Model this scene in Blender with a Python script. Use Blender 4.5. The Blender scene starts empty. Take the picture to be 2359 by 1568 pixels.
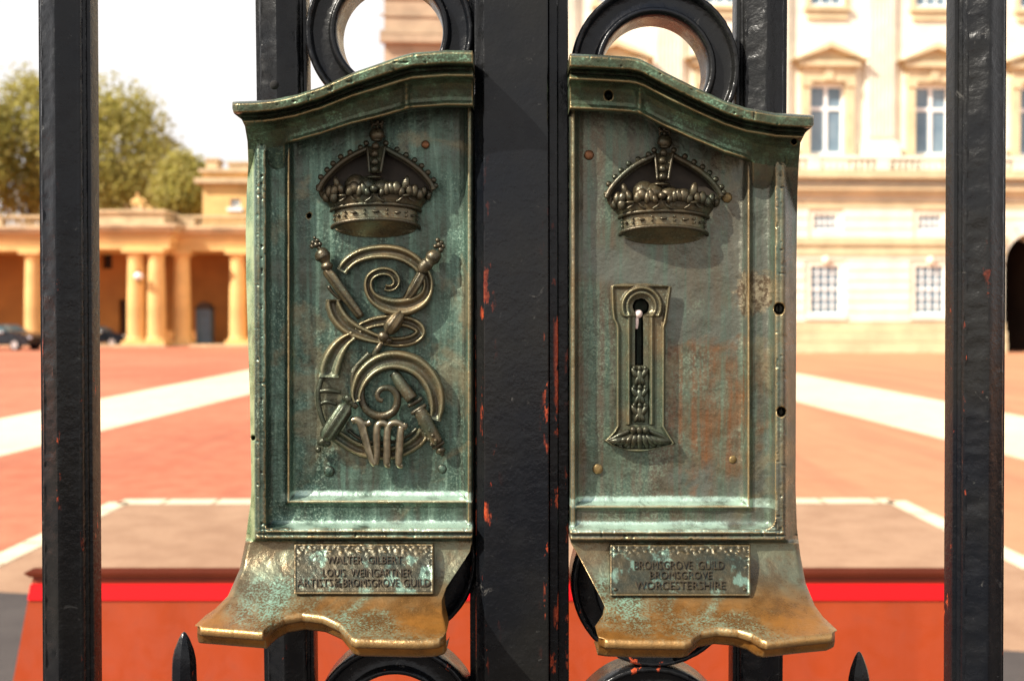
import bpy, math, random
import numpy as np
from mathutils import Vector, Matrix, noise as mnoise
random.seed(7); np.random.seed(7)
C = bpy.context.scene.collection
scene = bpy.context.scene

# ------------------------------------------------------------------ camera
F, CX, CY, HOR = 2293.6, 1179.5, 784.0, 750.0      # survey units: sight lines of the measured drawing
CAM_H = 1.45
TILT = math.atan((CY - HOR) / F)
cam_d = bpy.data.cameras.new('camera'); cam = bpy.data.objects.new('camera', cam_d); C.objects.link(cam)
cam.location = (0, 0, CAM_H); cam.rotation_euler = (math.pi/2 - TILT, 0, 0)
cam_d.sensor_width = 36; cam_d.lens = 35.0; cam_d.clip_start = 0.05; cam_d.clip_end = 2000
cam_d.dof.use_dof = True; cam_d.dof.focus_distance = 0.875; cam_d.dof.aperture_fstop = 6.6
scene.camera = cam

# ------------------------------------------------------------------ sky, sun, exposure
HAZE_SKY = 0.57
SUN = Vector((-0.645, -0.415, 0.640)).normalized()
w = bpy.data.worlds.new('World'); scene.world = w; w.use_nodes = True
nt = w.node_tree; nt.nodes.clear()
sky = nt.nodes.new('ShaderNodeTexSky'); sky.sky_type = 'NISHITA'; sky.sun_disc = False
sky.sun_elevation = math.asin(SUN.z); sky.sun_rotation = math.atan2(SUN.x, SUN.y)
sky.air_density = 1.0; sky.dust_density = 4.0; sky.ozone_density = 1.0
bg = nt.nodes.new('ShaderNodeBackground'); bg.inputs[1].default_value = 0.13
wo = nt.nodes.new('ShaderNodeOutputWorld')
# bright white haze low in the sky, clear air overhead
wtc = nt.nodes.new('ShaderNodeTexCoord'); wsp = nt.nodes.new('ShaderNodeSeparateXYZ'); nt.links.new(wtc.outputs['Generated'], wsp.inputs[0])
wmr = nt.nodes.new('ShaderNodeMapRange'); wmr.interpolation_type = 'SMOOTHSTEP'; nt.links.new(wsp.outputs[2], wmr.inputs[0])
wmr.inputs[1].default_value = .42; wmr.inputs[2].default_value = .85; wmr.inputs[3].default_value = 1; wmr.inputs[4].default_value = 0
hz_ = nt.nodes.new('ShaderNodeBackground'); hz_.inputs[0].default_value = (1, .975, .965, 1); hz_.inputs[1].default_value = HAZE_SKY
wmx = nt.nodes.new('ShaderNodeMixShader'); nt.links.new(wmr.outputs[0], wmx.inputs[0])
nt.links.new(sky.outputs[0], bg.inputs[0]); nt.links.new(bg.outputs[0], wmx.inputs[1]); nt.links.new(hz_.outputs[0], wmx.inputs[2]); nt.links.new(wmx.outputs[0], wo.inputs[0])
sl = bpy.data.lights.new('sun', 'SUN'); sl.energy = 4.2; sl.angle = math.radians(0.5); sl.color = (1, 0.94, 0.83)
so = bpy.data.objects.new('sun', sl); C.objects.link(so)
so.rotation_euler = SUN.to_track_quat('Z', 'Y').to_euler(); so.location = SUN * 50
scene.view_settings.view_transform = 'Standard'; scene.view_settings.look = 'None'
scene.view_settings.exposure = 0.95; scene.view_settings.gamma = 1

# ------------------------------------------------------------------ survey helpers
sa, ca = math.sin(TILT), math.cos(TILT)
def ray(x, y):
    a = (x - CX) / F; b = (CY - y) / F
    return a, ca + b*sa, -sa + b*ca
def at(x, y, d):                       # sight line (x, y) met at distance d in front of the gate line
    a, b, c = ray(x, y); k = d / b
    return Vector((a*k, d, CAM_H + c*k))
def on_ground(x, y, z=0.0):
    a, b, c = ray(x, y); k = (z - CAM_H) / c
    return Vector((a*k, b*k, z))
Y0 = 0.88; PX = Y0 / F                 # gate plane; one survey unit there in metres
def W(x, y, hpx):                      # relief point: hpx survey units proud of the gate plane
    return at(x, y, Y0 - hpx*PX)
def Wn(x, y, h_m):
    a = (x - CX)/F; b = (CY - y)/F
    d = Y0 - h_m; by = ca + b*sa; k = d/by
    return np.stack([a*k, d, CAM_H + (-sa + b*ca)*k], -1)

# ------------------------------------------------------------------ object helpers
def link(o, parent=None):
    C.objects.link(o)
    if parent: o.parent = parent
    return o
def empty(name, loc, label, cat, group=None, rz=0):
    o = bpy.data.objects.new(name, None); o.location = loc; o.rotation_euler = (0, 0, rz)
    o.empty_display_size = 0.1
    o['label'] = label; o['category'] = cat
    if group: o['group'] = group
    return link(o)
def mesh_obj(name, verts, faces, m, parent=None, smooth=True, sub=None):
    me = bpy.data.meshes.new(name)
    vs = np.asarray(verts, dtype=np.float64)
    if sub is not None: vs = vs - np.asarray(sub)[None, :]
    me.from_pydata([tuple(v) for v in vs.tolist()], [], faces)
    me.materials.append(m)
    if smooth: me.polygons.foreach_set('use_smooth', [True]*len(me.polygons))
    me.update()
    return link(bpy.data.objects.new(name, me), parent)

class MB:
    """collects shapes into one mesh"""
    def __init__(s): s.v = []; s.f = []
    def add(s, vs, fs):
        o = len(s.v); s.v += [tuple(v) for v in vs]; s.f += [tuple(i+o for i in f) for f in fs]
    def box(s, x0, x1, y0, y1, z0, z1):
        s.add([(x0,y0,z0),(x1,y0,z0),(x1,y1,z0),(x0,y1,z0),(x0,y0,z1),(x1,y0,z1),(x1,y1,z1),(x0,y1,z1)],
              [(0,3,2,1),(4,5,6,7),(0,1,5,4),(1,2,6,5),(2,3,7,6),(3,0,4,7)])
    def prism(s, poly, y0, y1):            # polygon in xz, swept along y
        n = len(poly)
        s.add([(p[0], y0, p[1]) for p in poly] + [(p[0], y1, p[1]) for p in poly],
              [tuple(range(n)), tuple(range(2*n-1, n-1, -1))] + [(i, (i+1) % n + 0, (i+1) % n + n, i+n)[::-1] for i in range(n)])
    def lathe(s, prof, cx=0, cy=0, n=20, cap=True):   # vertical lathe, prof = (r, z)
        o = len(s.v)
        for r, z in prof:
            for k in range(n):
                a = 2*math.pi*k/n; s.v.append((cx + r*math.cos(a), cy + r*math.sin(a), z))
        for i in range(len(prof)-1):
            for k in range(n):
                a = o+i*n+k; b = o+i*n+(k+1) % n
                s.f.append((a, b, b+n, a+n))
        if cap:
            s.f.append(tuple(o+k for k in range(n))[::-1]); s.f.append(tuple(o+(len(prof)-1)*n+k for k in range(n)))
    def ball(s, c, r, n=10, m=6, R=None):
        rx, ry, rz = r if isinstance(r, tuple) else (r, r, r)
        o = len(s.v)
        def P(x, y, z):
            v = Vector((x*rx, y*ry, z*rz))
            if R is not None: v = R @ v
            return (c[0]+v.x, c[1]+v.y, c[2]+v.z)
        s.v.append(P(0, 0, 1))
        for i in range(1, m):
            t = math.pi*i/m
            for k in range(n):
                a = 2*math.pi*k/n; s.v.append(P(math.sin(t)*math.cos(a), math.sin(t)*math.sin(a), math.cos(t)))
        s.v.append(P(0, 0, -1)); e = len(s.v)-1
        for k in range(n):
            s.f.append((o, o+1+k, o+1+(k+1) % n)); s.f.append((e, o+1+(m-2)*n+(k+1) % n, o+1+(m-2)*n+k))
        for i in range(m-2):
            for k in range(n):
                a = o+1+i*n+k; b = o+1+i*n+(k+1) % n
                s.f.append((a, a+n, b+n, b))
    def tube(s, pts, rad, n=10, res=4, flute=None, caps=True, up=None):
        P, Rr = resample(pts, rad, res)
        o = len(s.v); N = len(P)
        T = [(P[min(i+1, N-1)] - P[max(i-1, 0)]).normalized() for i in range(N)]
        nrm = T[0].orthogonal().normalized()
        for i in range(N):
            nrm = (nrm - T[i]*nrm.dot(T[i]))
            nrm = nrm.normalized() if nrm.length > 1e-6 else T[i].orthogonal().normalized()
            b = T[i].cross(nrm)
            for k in range(n):
                a = 2*math.pi*k/n; r = Rr[i]
                if flute and flute[0] <= i/(N-1) <= flute[1]: r *= 1 + flute[3]*math.cos(flute[2]*a)
                q = P[i] + (nrm*math.cos(a) + b*math.sin(a))*r
                s.v.append((q.x, q.y, q.z))
        for i in range(N-1):
            for k in range(n):
                a = o+i*n+k; b2 = o+i*n+(k+1) % n
                s.f.append((a, b2, b2+n, a+n))
        if caps:
            s.f.append(tuple(o+k for k in range(n))[::-1]); s.f.append(tuple(o+(N-1)*n+k for k in range(n)))
    def ribbon(s, pts, wid, h0=0, rim=8, res=5, end_rim=(True, True), drop=12):
        """flat strip with a raised rim along both edges; pts (x, y, h) in survey units"""
        P, Wd = resample(pts, wid, res)
        sec = [(-1.18, None), (-1.06, .2), (-.98, .62), (-.86, .90), (-.70, 1), (-.54, .88), (-.40, .52), (-.22, .20), (0, .12),
               (.22, .20), (.40, .52), (.54, .88), (.70, 1), (.86, .90), (.98, .62), (1.06, .2), (1.18, None)]
        o = len(s.v); N = len(P); n = len(sec)
        for i in range(N):
            T = (P[min(i+1, N-1)] - P[max(i-1, 0)]); T.z = 0; T.normalize()
            L = Vector((-T.y, T.x, 0))
            e = min(i, N-1-i); lift = 0
            if (i == e and end_rim[0]) or (i != e and end_rim[1]): lift = {0: .9, 1: 1.0, 2: .55}.get(e, 0)
            for a, b in sec:
                hh = -drop if b is None else max(b, lift)*rim
                q = P[i] + L*(a*Wd[i]*.76); s.v.append((q.x, q.y, q.z + h0 + hh*1.45))
        for i in range(N-1):
            for k in range(n-1):
                a = o+i*n+k; s.f.append((a, a+1, a+1+n, a+n))
        s.f.append(tuple(o+k for k in range(n))); s.f.append(tuple(o+(N-1)*n+k for k in range(n))[::-1])
    def build(s, name, m, parent=None, smooth=True, relief=None, origin=None):
        vs = s.v
        if relief is not None: vs = [W(*v) for v in vs]
        return mesh_obj(name, [tuple(v) for v in vs], s.f, m, parent, smooth, origin)

def resample(pts, rad, res):
    pts = [Vector(p if len(p) == 3 else (p[0], p[1], 0)) for p in pts]
    n = len(pts)
    if not hasattr(rad, '__len__'): rad = [rad]*n
    if len(rad) != n: rad = list(np.interp(np.linspace(0, 1, n), np.linspace(0, 1, len(rad)), rad))
    if res <= 1: return pts, list(rad)
    P, R = [], []
    for i in range(n-1):
        p0, p1, p2, p3 = pts[max(i-1, 0)], pts[i], pts[i+1], pts[min(i+2, n-1)]
        for k in range(res):
            t = k/res
            P.append(.5*((2*p1) + (p2-p0)*t + (2*p0-5*p1+4*p2-p3)*t*t + (3*p1-p0-3*p2+p3)*t**3))
            R.append(rad[i]*(1-t) + rad[i+1]*t)
    P.append(pts[-1]); R.append(rad[-1])
    return P, R

_tabs = {}
def vnoise(x, y, seed=0):
    if seed not in _tabs: _tabs[seed] = np.random.RandomState(seed+11).rand(256, 256)
    g = _tabs[seed]
    xi = np.floor(x).astype(int); yi = np.floor(y).astype(int); fx = x-xi; fy = y-yi
    fx = fx*fx*(3-2*fx); fy = fy*fy*(3-2*fy)
    a = g[xi % 256, yi % 256]; b = g[(xi+1) % 256, yi % 256]; c = g[xi % 256, (yi+1) % 256]; d = g[(xi+1) % 256, (yi+1) % 256]
    return (a*(1-fx)+b*fx)*(1-fy) + (c*(1-fx)+d*fx)*fy - .5
def sstep(a, b, x):
    t = np.clip((x-a)/(b-a), 0, 1); return t*t*(3-2*t)

# ------------------------------------------------------------------ materials
class G:
    def __init__(s, name):
        s.m = bpy.data.materials.new(name); s.m.use_nodes = True; s.t = s.m.node_tree; s.t.nodes.clear()
        s.out = s.t.nodes.new('ShaderNodeOutputMaterial'); s.p = s.t.nodes.new('ShaderNodeBsdfPrincipled')
        s.t.links.new(s.p.outputs[0], s.out.inputs[0])
        s.co = s.t.nodes.new('ShaderNodeTexCoord').outputs['Object']
    def set(s, sock, v):
        if hasattr(v, 'is_linked') or isinstance(v, bpy.types.NodeSocket): s.t.links.new(v, sock)
        elif isinstance(v, (tuple, list)) and len(v) == 3 and sock.type == 'RGBA': sock.default_value = (*v, 1)
        else: sock.default_value = v
    def P(s, **k):
        for a, v in k.items(): s.set(s.p.inputs[a.replace('_', ' ')], v)
    def noise(s, scale, detail=4, rough=.55, vec=None, dist=0, stretch=None):
        v = vec or s.co
        if stretch:
            mp = s.t.nodes.new('ShaderNodeMapping'); s.t.links.new(v, mp.inputs[0]); mp.inputs['Scale'].default_value = stretch; v = mp.outputs[0]
        n = s.t.nodes.new('ShaderNodeTexNoise'); s.t.links.new(v, n.inputs['Vector'])
        n.inputs['Scale'].default_value = scale; n.inputs['Detail'].default_value = detail
        n.inputs['Roughness'].default_value = rough; n.inputs['Distortion'].default_value = dist
        return n.outputs['Fac']
    def voro(s, scale, feature='F1'):
        n = s.t.nodes.new('ShaderNodeTexVoronoi'); n.feature = feature; s.t.links.new(s.co, n.inputs['Vector']); n.inputs['Scale'].default_value = scale
        return n.outputs['Distance']
    def math(s, op, a, b=0.0, clamp=False):
        n = s.t.nodes.new('ShaderNodeMath'); n.operation = op; n.use_clamp = clamp
        s.set(n.inputs[0], a); s.set(n.inputs[1], b); return n.outputs[0]
    def rng(s, v, a, b, c=0.0, d=1.0, smooth=True):
        n = s.t.nodes.new('ShaderNodeMapRange'); n.interpolation_type = 'SMOOTHSTEP' if smooth else 'LINEAR'
        s.set(n.inputs[0], v)
        for i, q in enumerate((a, b, c, d)): n.inputs[i+1].default_value = q
        return n.outputs[0]
    def mix(s, f, a, b):
        n = s.t.nodes.new('ShaderNodeMix'); n.data_type = 'RGBA'
        s.set(n.inputs[0], f); s.set(n.inputs[6], a); s.set(n.inputs[7], b); return n.outputs[2]
    def xyz(s):
        n = s.t.nodes.new('ShaderNodeSeparateXYZ'); s.t.links.new(s.co, n.inputs[0]); return n.outputs
    def point(s): return s.t.nodes.new('ShaderNodeNewGeometry').outputs['Pointiness']
    def bump(s, h, dist, strength=1.0):
        n = s.t.nodes.new('ShaderNodeBump'); n.inputs['Distance'].default_value = dist; n.inputs['Strength'].default_value = strength
        s.set(n.inputs['Height'], h); s.t.links.new(n.outputs[0], s.p.inputs['Normal'])

def plain(name, col, rough=.7, var=.25, scale=3.0, metal=0.0, bump=0):
    g = G(name); f = g.rng(g.noise(scale, 5), .3, .7)
    a = tuple(c*(1-var) for c in col); b = tuple(min(1, c*(1+var)) for c in col)
    g.P(Base_Color=g.mix(f, a, b), Roughness=rough, Metallic=metal)
    if bump: g.bump(g.noise(scale*6, 5), bump)
    return g.m

# object space of the lock plates: x from the plate's post-side edge, z from the plate's middle
def bronze(name, kind):
    g = G(name); X, Y, Z = g.xyz()
    big = g.noise(9, 5, .6, dist=.6); mid = g.noise(38, 6, .65); fine = g.noise(520, 3, .7)
    speck = g.noise(1100, 2, .6); streak = g.noise(13, 6, .62, stretch=(9, 9, .38), dist=.5); pt = g.point()
    dark = (.030, .026, .018); brown = (.112, .070, .034); rust = (.22, .085, .024); gold = (.42, .20, .045)
    green = (.082, .146, .108); pale = (.30, .41, .31); grey = (.125, .128, .100); dgreen = (.020, .050, .038); tan = (.20, .170, .098); ledge_glare = (.46, .62, .50)
    def patina(bias, w=.17):
        s = g.math('ADD', g.math('MULTIPLY', big, .50), g.math('MULTIPLY', streak, .38))
        s = g.math('ADD', s, g.math('MULTIPLY', mid, .22)); s = g.math('ADD', s, bias)
        return g.rng(s, .55-w, .55+w)
    if kind == 'green':
        pm = patina(.10)
        base = g.mix(g.rng(mid, .35, .68), grey, brown)
        col = g.mix(pm, base, g.mix(g.rng(streak, .36, .62), dgreen, green))
        sp = g.math('MULTIPLY', g.rng(fine, .50, .66), g.rng(g.math('ADD', g.math('MULTIPLY', big, .6), g.math('MULTIPLY', mid, .5)), .46, .66))
        col = g.mix(g.math('MULTIPLY', sp, .75), col, pale)
        col = g.mix(g.math('MULTIPLY', g.rng(streak, .56, .72), .45), col, pale)
        col = g.mix(g.math('MULTIPLY', g.rng(g.noise(17, 5, .6, dist=.5), .54, .66), .65), col, tan)
        col = g.mix(g.math('MULTIPLY', g.rng(g.math('ADD', X, g.math('MULTIPLY', mid, .004)), -.0820, -.0850), .85), col, g.mix(g.rng(mid, .35, .62), (.16, .27, .12), (.46, .56, .30)))  # outer rim paler: its sunlit side is put into the patina colour
        for zl, zu in ((-.1795, -.1745), (-.1560, -.1490)):  # bright highlight of the upward ledges painted as pale bands
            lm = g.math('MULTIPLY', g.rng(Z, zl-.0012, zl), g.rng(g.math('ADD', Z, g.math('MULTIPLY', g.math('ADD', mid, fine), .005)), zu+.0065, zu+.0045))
            lm = g.math('MULTIPLY', lm, g.rng(g.math('ADD', big, g.math('MULTIPLY', X, 2.2)), .40, .54)); col = g.mix(g.math('MULTIPLY', lm, .85), col, ledge_glare)
    elif kind == 'brown':
        pm = patina(-.02)
        base = g.mix(g.rng(big, .42, .60), grey, brown)
        sx = g.math('DIVIDE', g.math('SUBTRACT', X, .018), .050); sz = g.math('DIVIDE', g.math('ADD', Z, .075), .085)
        spot = g.math('SUBTRACT', 1.0, g.math('SQRT', g.math('ADD', g.math('MULTIPLY', sx, sx), g.math('MULTIPLY', sz, sz))))
        base = g.mix(g.rng(g.math('ADD', g.math('MULTIPLY', spot, .45), g.noise(22, 5, .6, dist=.4)), .50, .70), base, rust)
        col = g.mix(pm, base, g.mix(g.rng(streak, .4, .6), grey, green))
        sp = g.math('MULTIPLY', g.rng(fine, .47, .62), g.rng(g.math('ADD', g.math('MULTIPLY', big, .55), g.math('MULTIPLY', mid, .55)), .52, .66))
        col = g.mix(g.math('MULTIPLY', sp, .75), col, (.215, .265, .185))
        col = g.mix(g.math('MULTIPLY', g.rng(streak, .57, .72), .5), col, (.17, .21, .14))
        col = g.mix(g.math('MULTIPLY', g.rng(g.math('ADD', g.noise(17, 5, .6, dist=.5), g.math('MULTIPLY', X, 1.3)), .56, .70), .75), col, tan)
        for zl, zu in ((-.1805, -.1750), (-.1610, -.1540)):  # same painted ledge highlight, kept inside the frame
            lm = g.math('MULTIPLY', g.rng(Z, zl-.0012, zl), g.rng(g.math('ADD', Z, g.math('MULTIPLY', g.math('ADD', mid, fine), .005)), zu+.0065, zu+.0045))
            lm = g.math('MULTIPLY', g.math('MULTIPLY', lm, g.rng(X, .076, .070)), g.rng(g.math('ADD', g.math('MULTIPLY', big, .6), g.math('MULTIPLY', mid, .4)), .40, .54)); col = g.mix(g.math('MULTIPLY', lm, .9), col, ledge_glare)
    elif kind == 'tray':
        col = g.mix(g.rng(mid, .35, .65), (.22, .098, .024), (.38, .160, .030))
        up = g.rng(g.math('ADD', Z, g.math('MULTIPLY', g.math('SUBTRACT', big, .5), .06)), -.251, -.225)
        col = g.mix(g.math('MULTIPLY', up, .85), col, g.mix(g.rng(mid, .4, .6), (.125, .105, .062), (.115, .155, .110)))
        bandm = g.math('MULTIPLY', g.rng(Z, -.256, -.238), g.rng(Z, -.212, -.226))
        sp = g.math('MULTIPLY', g.math('MULTIPLY', g.rng(g.math('ADD', g.math('MULTIPLY', fine, .7), g.math('MULTIPLY', mid, .3)), .46, .58), bandm), g.rng(big, .40, .54))
        col = g.mix(sp, col, (.32, .52, .38))
    elif kind == 'ornament':
        col = g.mix(g.rng(mid, .35, .65), (.098, .088, .054), (.170, .122, .062))
        col = g.mix(g.math('MULTIPLY', g.rng(big, .47, .62), .6), col, (.060, .115, .080))
        col = g.mix(g.math('MULTIPLY', g.rng(fine, .56, .68), .4), col, pale)
    elif kind == 'cap':
        col = g.mix(g.rng(big, .40, .60), (.085, .083, .050), (.115, .085, .040))
        col = g.mix(g.math('MULTIPLY', patina(.03), .75), col, g.mix(g.rng(mid, .38, .62), (.030, .076, .047), (.095, .175, .108)))
        sp = g.math('MULTIPLY', g.rng(fine, .48, .62), g.rng(mid, .48, .62))
        col = g.mix(g.math('MULTIPLY', sp, .85), col, (.22, .38, .24))
    elif kind == 'plaque':
        col = g.mix(g.rng(mid, .35, .65), (.044, .048, .032), (.074, .060, .032))
        col = g.mix(g.math('MULTIPLY', g.rng(g.noise(60, 5, .65), .53, .64), .7), col, (.20, .33, .25))
    if kind in ('green', 'brown', 'cap'):
        gm = g.math('MULTIPLY', g.rng(g.noise(55, 7, .72, dist=.8), .50, .66), g.rng(g.noise(13, 3, .5), .38, .62))
        col = g.mix(g.math('MULTIPLY', gm, .5), col, dark)
    if kind == 'brown':
        sx = g.math('DIVIDE', g.math('SUBTRACT', X, .056), .020); sz = g.math('DIVIDE', g.math('SUBTRACT', Z, .028), .026)
        scar = g.math('SUBTRACT', 1.0, g.math('SQRT', g.math('ADD', g.math('MULTIPLY', sx, sx), g.math('MULTIPLY', sz, sz))))
        sm = g.rng(g.math('ADD', scar, g.math('MULTIPLY', g.math('SUBTRACT', g.noise(70, 6, .7), .5), 2.0)), .15, .45)
        col = g.mix(g.math('MULTIPLY', sm, .75), col, g.mix(g.rng(g.noise(160, 5, .7), .42, .58), (.085, .046, .020), (.34, .28, .175)))
    # worn metal shows on the raised edges, hollows are coloured darker
    edge = g.rng(pt, .508, .565)
    col = g.mix(g.math('MULTIPLY', edge, {'tray': .75, 'ornament': .45, 'plaque': .3}.get(kind, .6)), col, (.30, .25, .13) if kind == 'ornament' else (.42, .27, .11))
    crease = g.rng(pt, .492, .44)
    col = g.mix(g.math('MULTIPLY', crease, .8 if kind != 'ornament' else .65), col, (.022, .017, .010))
    g.P(Base_Color=col)
    rough = g.rng(g.math('ADD', g.math('MULTIPLY', mid, .6), g.math('MULTIPLY', fine, .4)), .35, .65, .20, .44)
    g.P(Roughness=rough, Metallic={'tray': .62, 'ornament': .55}.get(kind, .55))
    h = g.math('ADD', g.math('MULTIPLY', fine, .5), g.math('MULTIPLY', mid, 1.4))
    h = g.math('ADD', h, g.math('MULTIPLY', speck, .25))
    g.bump(h, .0011, .55)
    return g.m

def iron_paint(name, edge_xs=None, chip=.6):
    g = G(name); X, Y, Z = g.xyz()
    col = g.mix(g.rng(g.noise(6, 5), .35, .65), (.0040, .0050, .0072), (.0100, .0098, .0090))
    big = g.noise(60, 4, .6); fine = g.noise(420, 3, .6); scr = g.noise(45, 6, .75, dist=1.5)
    col = g.mix(g.math('MULTIPLY', g.rng(scr, .63, .70), .5), col, (.11, .105, .095))
    pt = g.point()
    m = g.math('MULTIPLY', g.rng(pt, .505, .54), g.rng(g.noise(90, 4, .7, stretch=(1, 1, .35)), .60-.03*chip, .64-.03*chip))
    m = g.math('MULTIPLY', m, g.rng(Z, 1.62, 1.32))
    if edge_xs:
        acc = None
        for ex in edge_xs:
            d = g.math('ABSOLUTE', g.math('SUBTRACT', X, ex))
            q = g.math('MULTIPLY', g.rng(d, .0045, .001), g.rng(g.noise(55, 4, .6, stretch=(1, 1, .3)), .595, .64))
            acc = q if acc is None else g.math('MAXIMUM', acc, q)
        acc = g.math('MULTIPLY', acc, g.rng(Z, 1.60, 1.42))
        m = g.math('MAXIMUM', m, acc)
    col = g.mix(m, col, g.mix(g.rng(fine, .4, .6), (.27, .032, .012), (.42, .075, .026)))
    g.P(Base_Color=col, Roughness=g.rng(big, .3, .7, .17, .34), Specular_IOR_Level=.27)
    h = g.math('ADD', g.math('MULTIPLY', g.noise(160, 3, .6), 1.0), g.math('MULTIPLY', fine, .35))
    g.bump(h, .0010, .5)
    return g.m

M = {}
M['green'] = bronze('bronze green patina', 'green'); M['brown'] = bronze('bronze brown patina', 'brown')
M['tray'] = bronze('bronze polished tray', 'tray'); M['orn'] = bronze('bronze ornament', 'ornament')
M['cap'] = bronze('bronze cornice', 'cap'); M['plaque'] = bronze('bronze plaque', 'plaque')
M['iron'] = iron_paint('black gate paint', None, -.8); M['ring'] = iron_paint('black ring paint', None, -1.2)
M['copper'] = plain('copper rivet', (.20, .085, .035), .45, .3, 300, .6)
M['brass'] = plain('brass rivet', (.22, .15, .06), .45, .3, 300, .6)
M['pin'] = plain('pale pin', (.85, .66, .58), .35, .1, 200)
M['hole'] = plain('dark hollow', (.006, .005, .004), .9, .1)

# ------------------------------------------------------------------ lock plates
HP = -38.0       # level of the recessed field, in survey units below the frame
def interp(pts):
    a = np.array(pts, float); return lambda t: np.interp(t, a[:, 0], a[:, 1])
def smooth_interp(pts):
    a = np.array(pts, float)
    def f(t):
        e = 1.6
        return sum(np.interp(t+d, a[:, 0], a[:, 1]) for d in (-1.5*e, -.5*e, .5*e, 1.5*e))/4
    return f

class Plate:
    pass
def plate_def(side):
    p = Plate(); p.side = side
    if side == 'left':
        p.T = [(535,236),(588,234),(630,230),(684,219),(739,201),(811,169),(880,145),(920,131),(934,127),(950,123),(1028,117),(1088,118)]
        p.outer = [(236,535),(250,535),(260,538),(274,556),(291,564),(326,570),(377,572),(446,568),(537,566),(640,567),(781,571),(899,575),(997,577),(1121,579),(1160,577),(1185,573),(1248,565),(1311,552),(1374,524),(1421,478),(1441,449)]
        p.inner = [(118,1088),(1226,1087),(1250,1086),(1270,1082),(1304,1060),(1352,1028),(1383,1017),(1414,1018),(1443,1024),(1457,1027)]
        p.B = [(449,1441),(524,1447),(590,1452),(606,1453),(612,1446),(631,1430),(656,1417),(697,1410),(744,1416),(782,1433),(798,1452),(810,1466),(822,1470),(870,1471),(964,1473),(1000,1471),(1010,1469),(1021,1466),(1027,1457)]
        p.fx, p.fy, p.ry, p.rx, p.corner, p.cap_corner = 611, 1218, 1152, 667, 12, 936
    else:
        p.T = [(1314,125),(1384,128),(1450,132),(1468,135),(1480,139),(1532,167),(1600,201),(1669,233),(1720,250),(1789,262),(1875,267)]
        p.outer = [(267,1875),(288,1875),(296,1866),(305,1856),(329,1844),(377,1840),(446,1837),(600,1835),(1121,1833),(1216,1836),(1279,1844),(1342,1856),(1396,1878),(1430,1903),(1452,1929)]
        p.inner = [(125,1314),(1232,1315),(1251,1317),(1289,1338),(1342,1366),(1383,1388),(1414,1402),(1440,1398),(1468,1380)]
        p.B = [(1380,1468),(1400,1471),(1463,1473),(1577,1474),(1590,1470),(1598,1462),(1614,1450),(1652,1443),(1699,1447),(1731,1457),(1752,1470),(1765,1474),(1775,1473),(1841,1465),(1915,1458),(1929,1452)]
        p.fx, p.fy, p.ry, p.rx, p.corner, p.cap_corner = 1787, 1221, 1164, 1722, 32, 1474
    return p

prof_frame = smooth_interp([(-400,9),(-3,10),(0,9),(2,5),(5,1),(10,-2.4),(17,-4.6),(28,-5.6),(48,-5.4),(52,-4.6),(54,-2.4),(56.5,-1.6),(60,-1.8),(61.5,-4),(64,-8),(69,-10.8),(78,-12.6),(92,-13.2),(900,-13.2)])
prof_side = smooth_interp([(-400,-22),(-50,-17),(-44,-13),(-30,-1),(-24,6),(-20,8.5),(-14,9.6),(-9,8.2),(-4,9.4),(0,8),(60,8)])
prof_bot = interp([(-60,0),(-30,0.5),(-27,4),(-24,8),(-20,9.6),(-15,8.8),(-12,6.6),(-9,8.4),(-5,10),(0,8),(60,8)])
prof_cap = interp([(-20,40),(0,42),(2,46),(4,47.5),(22,46.5),(25,44),(27,34),(29.5,27),(36,25),(40,28),(42,34.5),(45,37),(48.5,36.5),(51,32),(55,27),(62,22.5),(74,18.5),(88,16.2),(96,16.4),(99,18.6),(103,19.2),(105.5,17),(107,11),(109,-16),(400,-90)])
prof_capout = interp([(-20,40),(0,42),(2,45),(5,47),(23,46),(25,44),(27,34),(29.5,27),(36,25),(40,28),(42,34),(45,36),(48.5,35),(51,32),(56,26),(70,18),(95,10),(125,3),(160,-6),(400,-60)])

KEYX, KEYY = 1476.5, 706.0
def key_void(x, y):
    r = np.hypot(x-KEYX, y-KEYY)
    slot = np.maximum(np.abs(x-KEYX+4) - 9.5, np.maximum(y-842, 700-y))
    return np.minimum(r-19, slot)

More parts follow.
